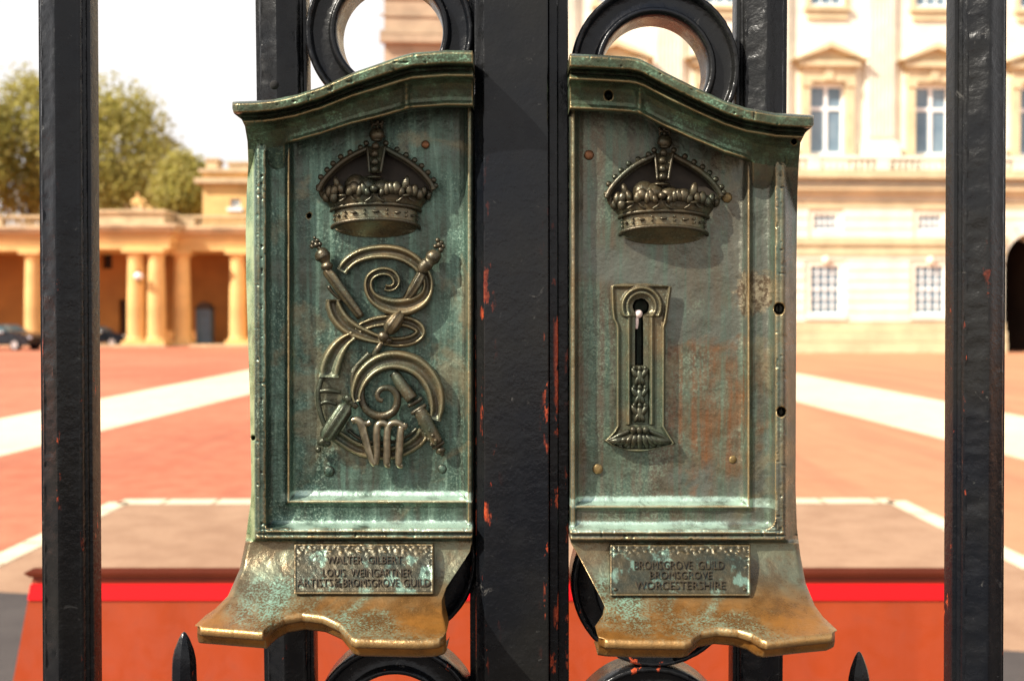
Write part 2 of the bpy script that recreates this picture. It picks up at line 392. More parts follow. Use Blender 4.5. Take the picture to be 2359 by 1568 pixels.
def build_plate(p, root, mats, holes):
    NU, NV = 270, 660
    left = p.side == 'left'
    Tf = interp(p.T); Bp = np.array(p.B, float); Bf = interp(p.B)
    Lp = np.array(p.outer if left else p.inner, float); Rp = np.array(p.inner if left else p.outer, float)
    u = np.linspace(0, 1, NU); v = np.linspace(0, 1, NV)
    tx = p.T[0][0] + u*(p.T[-1][0]-p.T[0][0]); ty = Tf(tx)
    bx = p.B[0][0] + u*(p.B[-1][0]-p.B[0][0]); by = Bf(bx)
    ly = Lp[0,0] + v*(Lp[-1,0]-Lp[0,0]); lx = np.interp(ly, Lp[:,0], Lp[:,1])
    ry = Rp[0,0] + v*(Rp[-1,0]-Rp[0,0]); rx = np.interp(ry, Rp[:,0], Rp[:,1])
    U, V = np.meshgrid(u, v)
    def coons(t, b, l, r):
        return ((1-V)*t[None,:] + V*b[None,:] + (1-U)*l[:,None] + U*r[:,None]
                - ((1-U)*(1-V)*t[0] + U*(1-V)*t[-1] + (1-U)*V*b[0] + U*V*b[-1]))
    x = coons(tx, bx, lx, rx); y = coons(ty, by, ly, ry)
    sg = 1 if left else -1
    a = (x - p.fx)*sg                     # inset from the outer frame line
    b = p.fy - y
    c = p.corner
    s = np.where((a < c) & (b < c), c - np.hypot(c-a, c-b), np.minimum(a, b))
    # independent widths of the two mouldings
    wa = (abs(p.rx-p.fx))/60.0; wb = (p.fy-p.ry)/60.0
    a2 = a/wa; b2 = b/wb; c2 = c*.8
    s2 = np.where((a2 < c2) & (b2 < c2), c2 - np.hypot(c2-a2, c2-b2), np.minimum(a2, b2))
    h = prof_frame(np.clip(s2, 0, 1e4))*1.15
    h = np.where(s < 0, 10.0, h)
    hs = prof_side(a); hb = prof_bot(b)
    h = np.where(a < 0, np.minimum(h, hs), h)
    h = np.where(b < 0, np.minimum(h, hb), h)
    # post-side rim
    q = (p.T[-1][0]-x) if left else (x-p.T[0][0])
    inside = sstep(0, 40, b)*1.0
    rim = interp([(-5,-9),(0,-5),(3,-2),(9,-1.5),(12,-4),(18,-11),(30,-14.5),(60,-16),(2000,-40)])(q)
    h = np.where(b > 0, np.maximum(h, np.where(q < 60, rim, -50)), h)
    # field: gently dished
    fld = sstep(75, 150, np.minimum(s, q+40))
    h = h - fld*1.2
    # apron
    yy = np.clip((y - (p.fy+27))/213.0, 0, 1.3)
    hA = 0.5 + 86*yy**1.85
    blend = sstep(-20, -30, b)
    h = h*(1-blend) + hA*blend
    e_out = (x - np.interp(y, np.array(p.outer)[:,0], np.array(p.outer)[:,1]))*sg
    h = np.where(y > p.fy+10, h - 6*np.clip(1-e_out/13, 0, 1)**2, h)
    # cornice
    t = y - Tf(x)
    k = 1.2 - .2*sstep(p.cap_corner, p.cap_corner - sg*260, x)*(1 if left else .45)
    if not left: k = k + 0
    tt = t/k
    ow = sstep(p.rx + sg*14, p.rx - sg*14, x) if left else sstep(p.rx - 14, p.rx + 14, x)
    hc = prof_cap(tt)*(1-ow) + prof_capout(tt)*ow
    mit = np.exp(-((x-p.cap_corner)/9.0)**2)*sstep(45, 60, tt)*sstep(112, 100, tt)     # mitre of the two cornice runs
    hc = hc + mit*4.5
    endr = np.clip(1 - (x-p.T[0][0])/14.0, 0, 1) if left else np.clip(1-(p.T[-1][0]-x)/14.0, 0, 1)
    hc = hc - 5*endr**2
    capm = hc >= h
    h = np.maximum(h, hc)
    # cast unevenness, wear
    h = h + .9*vnoise(x/46, y/60, 1 if left else 5) + .45*vnoise(x/17, y/21, 2) + .22*vnoise(x/6, y/6, 3)
    chip = np.clip(vnoise(x/9, y/9, 4)-.28, 0, 1)*6
    h = h - chip*np.where((tt < 26) | (np.abs(s+12) < 14), 1, 0)
    for hx, hy, hr in holes:
        r = np.hypot(x-hx, (y-hy)*.85); h = h - 30*sstep(hr+1.5, hr-1.5, r)
    if not left: h = h - 55*sstep(2.0, -2.0, key_void(x, y))
    # vertices
    Vt = Wn(x, y, h*.001)
    vid = np.arange(NU*NV).reshape(NV, NU)
    part = np.where(y > p.fy+27, 2, np.where(capm & (tt < 109), 0, 1))
    def quad_part(i): 
        pc = part[:-1, :-1]
        sel = pc == i
        A = vid[:-1, :-1][sel]; B_ = vid[:-1, 1:][sel]; C_ = vid[1:, 1:][sel]; D_ = vid[1:, :-1][sel]
        return np.stack([A, D_, C_, B_], -1)
    verts_all = Vt.reshape(-1, 3)
    ex = {0: [], 1: [], 2: []}             # skirts: back edges and the tray's stepped front
    exv = []
    base = NU*NV
    def skirt(ids, parts, steps, flip):
        nonlocal base
        pts = verts_all[ids]; prev = np.array(ids)
        for st in steps:
            nv = pts + np.array(st)[None, :]
            if st[1] < .0081 and len(steps) > 4:
                ids_n = np.arange(len(ids)); wgt = np.clip(np.minimum(ids_n, len(ids)-1-ids_n)/7.0, 0, 1)
                nv[:, 1] = pts[:, 1] + st[1]*wgt + .006*(1-wgt)
            exv.append(nv); cur = np.arange(base, base+len(ids)); base += len(ids)
            for i in range(len(ids)-1):
                f = (prev[i], prev[i+1], cur[i+1], cur[i])
                ex[int(parts[i])].append(f[::-1] if flip else f)
            prev = cur
    back = [(0, .003, 0), (0, .060, 0)]
    skirt(vid[0, :], part[0, :], [(0, .004, .0015), (0, .085, .0015)], False)
    skirt(vid[:, 0], part[:, 0], [(-.0006, .0035, 0), (-.0006, .030, 0)], True)
    skirt(vid[:, -1], part[:, -1], [(.0006, .0035, 0), (.0006, .030, 0)], False)
    skirt(vid[-1, :], part[-1, :], [(0, -.0015, -.0010), (0, -.0022, -.0032), (0, -.0018, -.0062), (0, .0008, -.0078), (0, .0062, -.0086),
                                    (0, .0072, -.0105), (0, .0085, -.0155), (0, .0125, -.0180), (0, .050, -.0185)], True)
    verts_all = np.concatenate([verts_all] + exv)
    o = np.array(root.location)
    out = {}
    for i, nm in enumerate(('cornice', 'back_plate', 'tray')):
        fs = [tuple(f) for f in quad_part(i).tolist()] + [tuple(int(z) for z in f) for f in ex[i]]
        used = np.unique(np.array([z for f in fs for z in f]))
        mp = -np.ones(len(verts_all), int); mp[used] = np.arange(len(used))
        out[nm] = mesh_obj(nm, verts_all[used], [tuple(mp[list(f)].tolist()) for f in fs], mats[i], root, True, o)
    p.height = lambda xx, yy: None
    return out

def crown(root, dx, dy, origin):
    ox, oy, kx = 691.1 + dx, 261.1 + dy, .1959
    CS = .78
    def Q(cx, cy, h): return (ox + kx*cx, oy + kx*cy, HP + h*CS)
    cx0 = 865.4 + dx
    N = 40
    ang = [math.pi*i/N for i in range(N+1)]
    def arc(r, y_end, rise, h0, hs): return [(cx0 + r*math.cos(a), y_end + dy - rise*math.sin(a), HP + (h0 + hs*math.sin(a))*CS) for a in ang]
    b = MB()
    up = arc(102, 486, 17, 6, 56); lo = arc(100, 525, 21, 8, 58)
    b.tube(up, 4.8, 10, 1); b.tube(lo, 5.0, 10, 1)
    rows = [arc(96, 489, 17, 4, 52), arc(95, 522, 21, 6, 53)]
    fl = [arc(101, 485, 17, 5, 55), arc(108, 475, 17, 6, 59), arc(117, 461, 15, 6, 62), arc(113, 454, 13, 4, 56), arc(100, 452, 8, 0, 40)]
    for rr in (rows, fl):
        for j in range(len(rr)-1):
            o = len(b.v); b.v += rr[j] + rr[j+1]
            b.f += [(o+i, o+i+1, o+N+2+i, o+N+1+i) for i in range(N)]
    # open underside
    o = len(b.v); under = [lo, arc(88, 528, 14, 14, 36), arc(60, 533, 2, 8, 8), [(cx0+92*math.cos(a), 527+dy+20*math.sin(a), HP-1) for a in ang]]
    b.v += [q for r in under for q in r]
    for j in range(3): b.f += [(o+j*(N+1)+i, o+j*(N+1)+i+1, o+(j+1)*(N+1)+i+1, o+(j+1)*(N+1)+i) for i in range(N)]
    # stones of the band
    for i, d in enumerate(np.linspace(12, 168, 11)):
        a = math.radians(d); x = cx0+98*math.cos(a); y = 505.5+dy-19*math.sin(a); h = HP+(7+56*math.sin(a))*CS
        if i % 2: b.ball((x, y, h), (9.5*max(.35, math.sin(a)), 3.6, 4))
        else: b.ball((x, y-4.5, h), 3.2); b.ball((x, y+4.5, h), 3.2)
    cr = b.build('crown', M['orn'], root, relief=True, origin=origin)
    # leaf crest of the circlet
    b = MB()
    def hh(cx): 
        c = max(-1, min(1, (ox+kx*cx-cx0)/118)); return 8 + 62*math.sqrt(max(0, 1-c*c))
    def leaf(cx, cy, w, t, rot=0): 
        x, y, h = Q(cx, cy, hh(cx)); b.ball((x, y, h), (w*1.35, t*1.06, 8.5), 12, 8, Matrix.Rotation(rot, 3, 'Z'))
    for c, y, w, t, r in [(270,940,7,15,-.3),(310,985,8,13,-.1),(345,920,7,15,.15),(400,985,8,15,.2),(410,905,8,15,.4),(430,815,5.5,14,-.25),(480,890,6,13,-.3),(500,965,9,4,0),
                       (590,900,8,15,.25),(640,870,9,14,-.2),(700,905,6,15,.1),(745,880,6,15,-.2),(790,925,6,11,-.4),
                       (960,925,6,11,.4),(1020,890,6,15,.1),(1070,880,7,14,-.2),(1130,880,9,15,.1),(1190,920,7,12,.2),(1245,820,7,17,.2),(1280,900,7,15,-.2),(1235,965,9,4,0),
                       (1340,910,8,15,.1),(1400,950,8,14,-.2),(1450,920,6,13,.3),(1510,960,6,12,.1)]: leaf(c, y, w, t, r)
    x, y, h = Q(870, 885, 76); b.ball((x, y, h), 9.5)
    for c in (820, 930, 1190, 1290, 520, 620):   # scroll stems under the crest
        sgn = 1 if c in (820, 1190, 520) else -1
        b.tube([Q(c-60*sgn, 1035, hh(c)-1), Q(c-10*sgn, 1010, hh(c)+1), Q(c+28*sgn, 965, hh(c)+1)], [2, 3, 1.6], 6, 4)
    b.build('leaf_crest', M['orn'], cr, relief=True, origin=origin)
    b = MB()
    for c, y, rx, ry, hz in [(660,850,27,27,26),(780,850,26,22,34),(950,860,26,18,32),(1090,880,26,16,26)]:
        x_, y_, h_ = Q(c, y, 30); b.ball((x_, y_, h_), (rx, ry, hz), 16, 10)
    x_, y_, h_ = Q(868, 748, 52); b.ball((x_, y_, h_), (20, 4.5, 12), 14, 6)
    b.build('velvet_cap', M['orn'], cr, relief=True, origin=origin)
    b = MB(); o = len(b.v)  # added dark sheet behind the arches, shade and dirt in its colour
    rim_ = [(225,910),(285,800),(385,690),(495,590),(610,512),(730,452),(900,415),(1080,470),(1200,535),(1320,612),(1425,705),(1515,810),(1560,895),(1450,985),(1150,1000),(880,1005),(600,1000),(340,985)]
    b.v = [Q(890, 800, 4)] + [Q(a_, c_, 7) for a_, c_ in rim_]; n_ = len(rim_)
    b.f = [(0, 1+i, 1+(i+1) % n_) for i in range(n_)]
    b.build('shade_backing', M['shade_backing'], cr, relief=True, origin=origin)
    Lp = [(212,905),(270,790),(370,672),(480,572),(600,492),(720,432),(810,395)]
    Rp = [(1575,885),(1530,800),(1440,690),(1330,595),(1210,515),(1090,450),(990,395)]
    for pts, pearls in ((Lp, [(218,865),(245,750),(318,665),(388,590),(478,512),(590,460),(712,402),(778,352)]),
                        (Rp, [(1595,850),(1572,785),(1505,695),(1430,618),(1348,550),(1248,490),(1140,425),(1010,352)])):
        b = MB()
        for k in range(5): b.tube([Q(a_, c_+k*3.0, 4+8*k) for a_, c_ in pts], 5.0 + (1.6 if k == 4 else 0), 8, 5)
        b.tube([Q(a_+(20 if pts is Lp else -20), c_+45, 28) for a_, c_ in pts], 2.2, 6, 5)
        for a_, c_ in pearls: b.ball(Q(a_, c_, 30), 7.2, 10, 7)
        b.build('arch', M['orn'], cr, relief=True, origin=origin)
    b = MB()
    b.tube([Q(792,400,44), Q(803,520,56), Q(818,700,66)], 3.4, 8, 5); b.tube([Q(1000,385,44), Q(975,520,56), Q(945,700,66)], 3.4, 8, 5)
    o = len(b.v); L1 = [Q(792,390,8), Q(792,390,40), Q(803,520,50), Q(818,700,60), Q(818,700,10)]; R1 = [Q(1000,380,8), Q(1000,380,40), Q(975,520,50), Q(945,700,60), Q(945,700,10)]
    b.v += L1+R1; b.f += [(o+i, o+i+1, o+6+i, o+5+i) for i in range(4)] + [(o, o+1, o+2, o+3, o+4), (o+9, o+8, o+7, o+6, o+5)]
    for c, y, h in [(888,382,48),(876,475,56),(880,570,62),(877,660,66)]: b.ball(Q(c, y, h), 9.2, 12, 8)
    b.build('arch', M['orn'], cr, relief=True, origin=origin)
    b = MB(); b.ball(Q(903, 250, 34), (18, 17, 17), 16, 10)
    b.tube([Q(905,250,51), Q(905,180,48)], 3, 6, 1); b.tube([Q(815,268,40), Q(903,280,52), Q(990,268,40)], 2.6, 6, 5); b.ball(Q(903, 312, 36), (13, 5, 13), 12, 6)
    b.build('orb', M['orn'], cr, relief=True, origin=origin)
    b = MB()
    for p0, p1, r in [((905,190),(905,135),(3,4.5)), ((905,135),(905,85),(4,7)), ((905,135),(840,115),(3.5,6)), ((905,135),(968,115),(3.5,6)), ((845,115),(848,175),(3.2,2.6)), ((962,115),(958,175),(3.2,2.6))]:
        b.tube([Q(*p0, 36), Q(*p1, 36)], list(r), 8, 1)
    for c, y in ((845,100),(905,88),(965,100)): b.ball(Q(c, y, 36), 5)
    b.build('cross', M['orn'], cr, relief=True, origin=origin)
    return cr

def cypher(root, origin):
    A = lambda c, y, h=0: (691.1+.1763*c, 537.5+.1763*y, HP+h)
    B = lambda c, y, h=0: (691.1+.2057*c, 767.9+.2057*y, HP+h)
    b = MB()
    # upper letter: sweeping top arc closing into a spiral
    pts = [(545,500),(590,430),(680,345),(800,285),(950,248),(1130,240),(1300,268),(1450,338),(1570,440),(1650,560),(1672,680),(1640,800),(1550,890),(1420,945),(1270,962),(1130,935),(1010,880),(930,800),(893,700),(900,610),(945,545),(1030,503),(1120,497),(1200,525),(1250,585),(1258,650),(1222,700),(1165,718),(1110,705)]
    hs = list(np.interp(range(len(pts)), [0,6,10,14,18,22,28], [14,22,14,20,24,26,26]))
    b.ribbon([A(*q, h) for q, h in zip(pts, hs)], [15,17,18,19,19,20,20,19,18,16,16,18,22,25,25,22,18,14,12,12,12,12,12,12,12,11,10,10,9], rim=7)
    # lower stroke of the letter and its oval loop
    pts = [(435,860),(440,940),(490,1060),(580,1175),(700,1260),(850,1325),(980,1370),(1090,1395)]
    b.ribbon([A(*q, 14) for q in pts], [18,22,24,24,22,19,15,12], rim=8)
    pts = [(760,1275),(800,1225),(880,1190),(1000,1155),(1180,1132),(1350,1142),(1480,1182),(1560,1245),(1565,1310),(1500,1370),(1400,1405),(1250,1420),(1090,1400)]
    b.ribbon([A(*q, 8) for q in pts], [10,13,15,16,17,17,17,16,16,16,16,15,12], rim=7)
    # second letter: stem
    pts = [(600,20),(510,80),(430,170),(370,280),(330,400),(322,490)]
    b.ribbon([B(*q, 14) for q in pts], [12,18,24,28,30,28], rim=8)
    b.tube([B(205,650,12), B(320,640,17), B(455,662,12)], [4.5,6,4], 8, 5)
    b.tube([B(210,800,8), B(300,765,16), B(410,800,12)], [5,5,3], 8, 5)
    b.tube([B(215,800,8), B(222,880,10), B(250,960,10), B(290,1040,8)], [5,5,5,4], 8, 5)
    b.tube([B(255,480,12), B(225,560,12), B(203,650,13), B(205,740,12), B(215,830,11), B(240,930,11), B(280,1030,10), B(330,1080,8)], [6,6,6,6,6,6,6,5], 10, 4)
    b.tube([B(600,700,14), B(585,560,15), B(600,440,15), B(680,320,15), B(800,235,16)], [4,5,5,5,5], 8, 4)
    # bowl
    pts = [(1505,970),(1530,850),(1525,720),(1485,580),(1400,450),(1270,350),(1090,300),(930,318),(800,385),(700,490),(645,610),(628,700),(640,760)]
    b.ribbon([B(*q, h) for q, h in zip(pts, np.linspace(16, 26, len(pts)))], [16,20,23,25,26,27,27,26,24,22,18,15,10], rim=8)
    pts = [(1250,420),(1080,372),(950,385),(820,445),(725,540),(685,650),(698,770),(757,865),(850,920),(950,925),(1040,880),(1085,800),(1088,705),(1045,635),(975,608),(905,625),(868,680),(880,735),(930,755)]
    b.tube([B(*q, h) for q, h in zip(pts, np.linspace(14, 34, len(pts)))], [4,5,6.5,7.5,8,8.5,9,9.5,10,10,9.5,9,8.5,8,7.5,7,6.5,6,5.5], 10, 5)
    # great ring behind the numeral
    pts = [(300,1050),(380,1120),(480,1190),(600,1265),(740,1320),(900,1340),(1060,1330),(1200,1280),(1320,1200),(1400,1100)]
    b.ribbon([B(*q, 4) for q in pts], 19, rim=6)
    pts = [(540,1080),(640,1160),(780,1215),(920,1225),(1080,1200),(1220,1140),(1310,1060)]
    b.tube([B(*q, 5) for q in pts], 4, 8, 5)
    cy = b.build('royal_cypher', M['orn'], root, relief=True, origin=origin)
    # numeral
    b = MB()
    for pts, r in [([(575,985),(625,968),(680,1000),(715,1110),(755,1260),(805,1420),(845,1470)], [5,6,7,6.5,6,5.5,5]),
                   ([(690,1000),(750,1012),(790,992)], [5,4.5,4.5]),
                   ([(845,1470),(862,1330),(858,1160),(868,1040),(915,1004),(965,1020),(985,1060)], [5,5.5,6,6,5.5,5,4.5]),
                   ([(1010,1475),(975,1465),(975,1330),(975,1160),(985,1060),(1020,1012),(1080,1000),(1130,1020),(1170,1052),(1180,1005)], [4,5.5,6,6,5.5,5.5,5.5,5,4.5,4]),
                   ([(1150,1478),(1110,1468),(1112,1330),(1122,1160),(1132,1040)], [4,5.5,6.5,6,5])]:
        b.tube([B(*q, 30) for q in pts], [k*1.5 for k in r], 10, 5)
    b.build('numeral', M['worn'], cy, relief=True, origin=origin)
    # sceptres
    b = MB()
    b.tube([A(345,470,24), A(420,570,26), A(570,780,24), A(800,1090,12)], [10,12,11.5,9], 20, 6, flute=(.05, 1, 5, .16))
    b.tube([A(240,215,26), A(262,240,26), A(300,300,26), A(320,335,26), A(335,380,26), A(350,425,26), A(360,480,26)], [9,16,19,15,10,15,10], 14, 3)
    for c, y, r in [(170,120,6),(225,95,6),(260,140,6),(160,170,6),(215,150,8),(250,190,6),(190,60,4)]: b.ball(A(c, y, 26), r)
    b.tube([A(300,440,26), A(380,375,26)], 5, 8, 1)
    b.tube([A(370,690,14), A(440,790,14), A(550,880,12)], [5,4,3], 8, 4)
    b.build('sceptre', M['orn'], cy, relief=True, origin=origin)
    b = MB()
    b.tube([A(1595,520,24), A(1530,650,24), A(1440,790,22), A(1330,930,14)], [10,12,10,6], 20, 6, flute=(.05, 1, 5, .18))
    b.tube([A(1790,225,26), A(1770,270,26), A(1730,320,26), A(1690,370,26), A(1660,400,26), A(1610,450,26), A(1595,520,26)], [9,16,18,13,16,14,10], 14, 3)
    for c, y, r in [(1800,90,6),(1850,120,6),(1870,170,6),(1770,170,6),(1820,150,8),(1840,215,7),(1730,235,5)]: b.ball(A(c, y, 24), r)
    b.tube([A(1320,1050,16), A(1270,1110,26), A(1200,1210,28), A(1150,1290,22)], [10,15,17,10], 20, 6, flute=(.05, .95, 6, .16))
    b.ball(A(1090,1345,26), (14,13,12), 12, 8); b.ball(A(1150,1400,22), (10,8,10), 12, 8)
    b.tube([A(1070,1420,20), A(1010,1520,20), A(960,1600,16)], [5,8,6], 12, 4)
    b.tube([B(780,230,16), B(700,300,16), B(600,400,14), B(590,440,14)], [9,6,4,6], 10, 4)
    b.tube([B(480,715,24), B(560,760,26), B(640,830,24)], [5,9,6], 12, 4); b.ball(B(540,735,26), (13,10,11), 12, 8, Matrix.Rotation(.7,3,'Z'))
    b.tube([B(535,800,22), B(500,850,26), B(400,1000,28), B(310,1140,26), B(290,1180,22)], [9,17,18,17,9], 24, 6, flute=(.08, .92, 6, .15))
    b.ball(B(255,1205,24), (15,9,12), 12, 8, Matrix.Rotation(-.55,3,'Z')); b.ball(B(290,1230,22), (12,9,10), 12, 8); b.ball(B(205,1300,14), 7.5)
    b.build('sceptre', M['orn'], cy, relief=True, origin=origin)
    b = MB()
    b.tube([B(1050,440,14), B(1120,550,18), B(1190,650,22), B(1260,740,26)], [11,14,15,15], 14, 5)
    for c, y, r in [(1290,770,19),(1330,850,20),(1365,905,15)]:
        d = Vector((.82, -.50, 0)); b.tube([Vector(B(c, y, 26))-d*r, Vector(B(c, y, 30)), Vector(B(c, y, 26))+d*r], [4.5,5.5,4.5], 10, 4)
    b.tube([B(1340,860,22), B(1400,970,24), B(1480,1120,22), B(1540,1230,20)], [15,17,16,14], 14, 5)
    for i in range(5):
        t = i/4; c = 1390+t*130; y = 970+t*230
        for k in (-1, 0, 1): b.ball(B(c+k*42, y-k*28+(12 if k else 0), 34-abs(k)*8), 5.6)
    d = Vector((.82, -.50, 0)); b.tube([Vector(B(1550,1250,20))-d*15, Vector(B(1550,1250,24)), Vector(B(1550,1250,20))+d*15], [4.5,5.5,4.5], 10, 4)
    b.ball(B(1575,1310,18), (12,9,10), 12, 8, Matrix.Rotation(-.5,3,'Z')); b.ball(B(1590,1350,16), 6)
    b.build('sceptre', M['orn'], cy, relief=True, origin=origin)

def escutcheon(root, origin):
    X = lambda c: 1351.5+.2841*c
    Yc = lambda c: 629.7+.2841*c
    Lb = [(80,300),(90,215),(105,192),(140,190),(200,192),(300,196),(370,206),(410,228),(450,236),(1240,236),(1290,205),(1355,140),(1390,190),(1420,280),(1440,350),(1452,420)]
    Rb = [(80,480),(90,590),(105,692),(140,690),(200,680),(300,668),(400,652),(430,640),(1240,638),(1290,668),(1380,722),(1395,660),(1410,590),(1430,520),(1440,480),(1452,430)]
    L = interp([(Yc(a), X(b)) for a, b in Lb]); R = interp([(Yc(a), X(b)) for a, b in Rb])
    NU, NV = 84, 240
    v = np.linspace(Yc(80), Yc(1452), NV); u = np.linspace(0, 1, NU)
    xl = L(v); xr = R(v)
    x = xl[:, None] + (xr-xl)[:, None]*u[None, :]; y = np.repeat(v[:, None], NU, 1)
    cx, cy = (x-1351.5)/.2841, (y-629.7)/.2841          # drawing units
    e = np.minimum(np.minimum(x-xl[:, None], xr[:, None]-x), np.minimum(y-v[0], v[-1]-y))
    h = np.clip(e/4.0, 0, 1)**.6*20 - np.clip((e-6)/6, 0, 1)*7
    r = np.hypot(cx-445, (cy-270))
    ring = interp([(0,0),(75,0),(95,3),(110,9),(122,9),(130,5),(142,10),(155,14),(166,9),(175,0),(900,0)])(r)
    h = np.where(cy < 345, np.maximum(h, 13+ring), h)
    mid = (cx-435)
    chan = interp([(-900,0),(-205,0),(-120,0),(-105,6),(-92,9),(-80,4),(-66,-4),(0,-5),(66,-4),(76,4),(90,9),(104,6),(118,0),(900,0)])(mid)
    h = h + np.where((cy > 300) & (cy < 1225), chan, 0)*sstep(300, 350, cy)
    h = h - 6*sstep(70, 20, cy-1225 if False else np.abs(cy-1260))*0
    kv = key_void(x, y)
    keep = kv > -1.0
    Vt = np.array([[W(x[i, j], y[i, j], HP + h[i, j]) for j in range(NU)] for i in range(NV)])
    vid = np.arange(NU*NV).reshape(NV, NU); fs = []
    for i in range(NV-1):
        for j in range(NU-1):
            if keep[i:i+2, j:j+2].all(): fs.append((vid[i, j], vid[i+1, j], vid[i+1, j+1], vid[i, j+1]))
    fs = [tuple(int(q) for q in f) for f in fs]
    eo = mesh_obj('keyhole_escutcheon', Vt.reshape(-1, 3), fs, M['orn'], root, True, origin)
    A = lambda c, d, hh: (X(c), Yc(d), HP+hh)
    b = MB()
    for cy_ in (830, 985, 1130):
        for dxc, dyc, w_, t_, ro in [(-38,-20,7,16,-.5),(38,-20,7,16,.5),(0,10,9,20,0),(-20,35,6,14,.4),(20,35,6,14,-.4),(-45,-62,5,7,0),(45,-62,5,7,0),(0,-60,6,8,0)]:
            b.ball(A(430+dxc, cy_+dyc, 16), (w_, t_, 8), 10, 7, Matrix.Rotation(ro, 3, 'Z'))
    b.build('leaf_drop', M['orn'], eo, relief=True, origin=origin)
    b = MB()
    for k in range(-4, 5):
        ang = k*.30; x1 = 430 + k*64; y1 = 1425 - abs(k)**1.55*8
        b.tube([A(430+k*18, 1275+abs(k)*10, 17), A(430+k*44, 1345+abs(k)*3, 23), A(x1, y1, 12)], [4, 8.5, 5], 10, 4)
    for k in (-1, 0, 1): b.ball(A(428+k*50, 1268, 27), (8, 9, 8), 12, 8)
    b.tube([A(350,1275,20), A(270,1310,22), A(200,1345,18), A(145,1358,12)], [5,6,5,3], 8, 4)
    b.tube([A(505,1275,20), A(590,1310,22), A(660,1350,18), A(715,1380,12)], [5,6,5,3], 8, 4)
    b.build('shell', M['orn'], eo, relief=True, origin=origin)
    b = MB(); b.ball(A(420, 328, 2), (10, 10, 9), 14, 8); b.tube([A(410,350,2), A(408,400,3), A(404,448,2)], [4,4.5,3], 8, 4)
    b.tube([A(420,330,0), A(425,320,-60)], 5, 8, 1)
    b.build('pin', M['pin'], eo, relief=True, origin=origin)

def plaque(root, origin, x0, x1, y0, y1, lines, seed, studs=False):
    NU, NV = 130, 56
    u = np.linspace(0, 1, NU); v = np.linspace(0, 1, NV)
    x = x0 + (x1-x0)*u[None, :] + 0*v[:, None]; y = y0 + (y1-y0)*v[:, None] + 0*u[None, :]
    pl = lambda yy: (5.5 + 30*(yy-y0)/(y1-y0))/.384
    e = np.minimum(np.minimum(x-x0, x1-x), np.minimum(y-y0, y1-y))
    h = pl(y) + np.clip(e/2.0, 0, 1)*5 - np.clip((e-2)/3, 0, 1)*3
    orn = np.where(y < y0+26, sstep(y0+30, y0+16, y), 0)
    side = np.maximum(sstep(x1-18, x1-8, x), sstep(x0+18, x0+8, x)*.7)*sstep(y0+70, y0+45, y)
    orn = np.clip(np.maximum(orn, side), 0, 1)*sstep(1, 5, e)
    h = h + orn*.62*(3.2*np.abs(np.sin(x*.16+y*.22+5*vnoise(x/13, y/9, seed))*np.cos(y*.24-x*.09+5*vnoise(x/11, y/10, seed+1))) + 7*vnoise(x/6, y/5, seed+2) + 3*vnoise(x/3, y/3, seed+4))
    h = h + 1.0*vnoise(x/9, y/9, seed+3)
    Vt = np.array([[W(x[i, j], y[i, j], h[i, j]) for j in range(NU)] for i in range(NV)]).reshape(-1, 3).tolist()
    fs = [(i*NU+j, (i+1)*NU+j, (i+1)*NU+j+1, i*NU+j+1) for i in range(NV-1) for j in range(NU-1)]
    def edge(ids):
        o = len(Vt)
        for q in ids: Vt.append([Vt[q][0], Vt[q][1]+.012, Vt[q][2]])
        for i in range(len(ids)-1): fs.append((ids[i], ids[i+1], o+i+1, o+i))
    edge(list(range(NU))); edge([(NV-1)*NU+j for j in range(NU)]); edge([i*NU for i in range(NV)]); edge([i*NU+NU-1 for i in range(NV)])
    po = mesh_obj('inscription_plaque', Vt, fs, M['plaque'], root, True, origin)
    b = MB()
    for txt, tx0, tx1, ty0, ty1 in lines:
        cu = bpy.data.curves.new('t', 'FONT'); cu.body = txt; cu.extrude = .06; cu.offset = -.008; cu.resolution_u = 2; cu.fill_mode = 'BOTH'
        to = bpy.data.objects.new('t', cu); C.objects.link(to)
        dg = bpy.context.evaluated_depsgraph_get(); me = bpy.data.meshes.new_from_object(to.evaluated_get(dg))
        co = np.array([q.co for q in me.vertices]); mn = co.min(0); mx = co.max(0)
        vs = []
        for q in co:
            px = tx0 + (q[0]-mn[0])/(mx[0]-mn[0])*(tx1-tx0); py = ty1 - (q[1]-mn[1])/(mx[1]-mn[1])*(ty1-ty0)
            vs.append((px, py, pl(py) + 1.6 + (q[2]-mn[2])/(mx[2]-mn[2])*4.6))
        b.add(vs, [tuple(f.vertices) for f in me.polygons])
        bpy.data.objects.remove(to); bpy.data.curves.remove(cu); bpy.data.meshes.remove(me)
    b.build('lettering', M['letter'], po, smooth=False, relief=True, origin=origin)
    if studs:
        for sx in (x0+13, x1-13):
            b = MB(); b.ball((sx, y1-13, pl(y1-13)+2), (5, 5, 3), 12, 6); b.build('stud', M['orn'], po, relief=True, origin=origin)

def rivet(root, origin, x, y, r, m, h=HP, proud=4):
    b = MB(); b.ball((x, y, h), (r, r, proud), 16, 8)
    b.build('rivet', m, root, relief=True, origin=origin)

M['shade_backing'] = plain('shaded dirty bronze', (.030, .022, .014), .7, .3, 120, .3)
M['worn'] = plain('worn bronze', (.22, .19, .125), .28, .35, 160, .8)
M['letter'] = plain('bronze lettering', (.055, .040, .022), .38, .4, 200, .55)

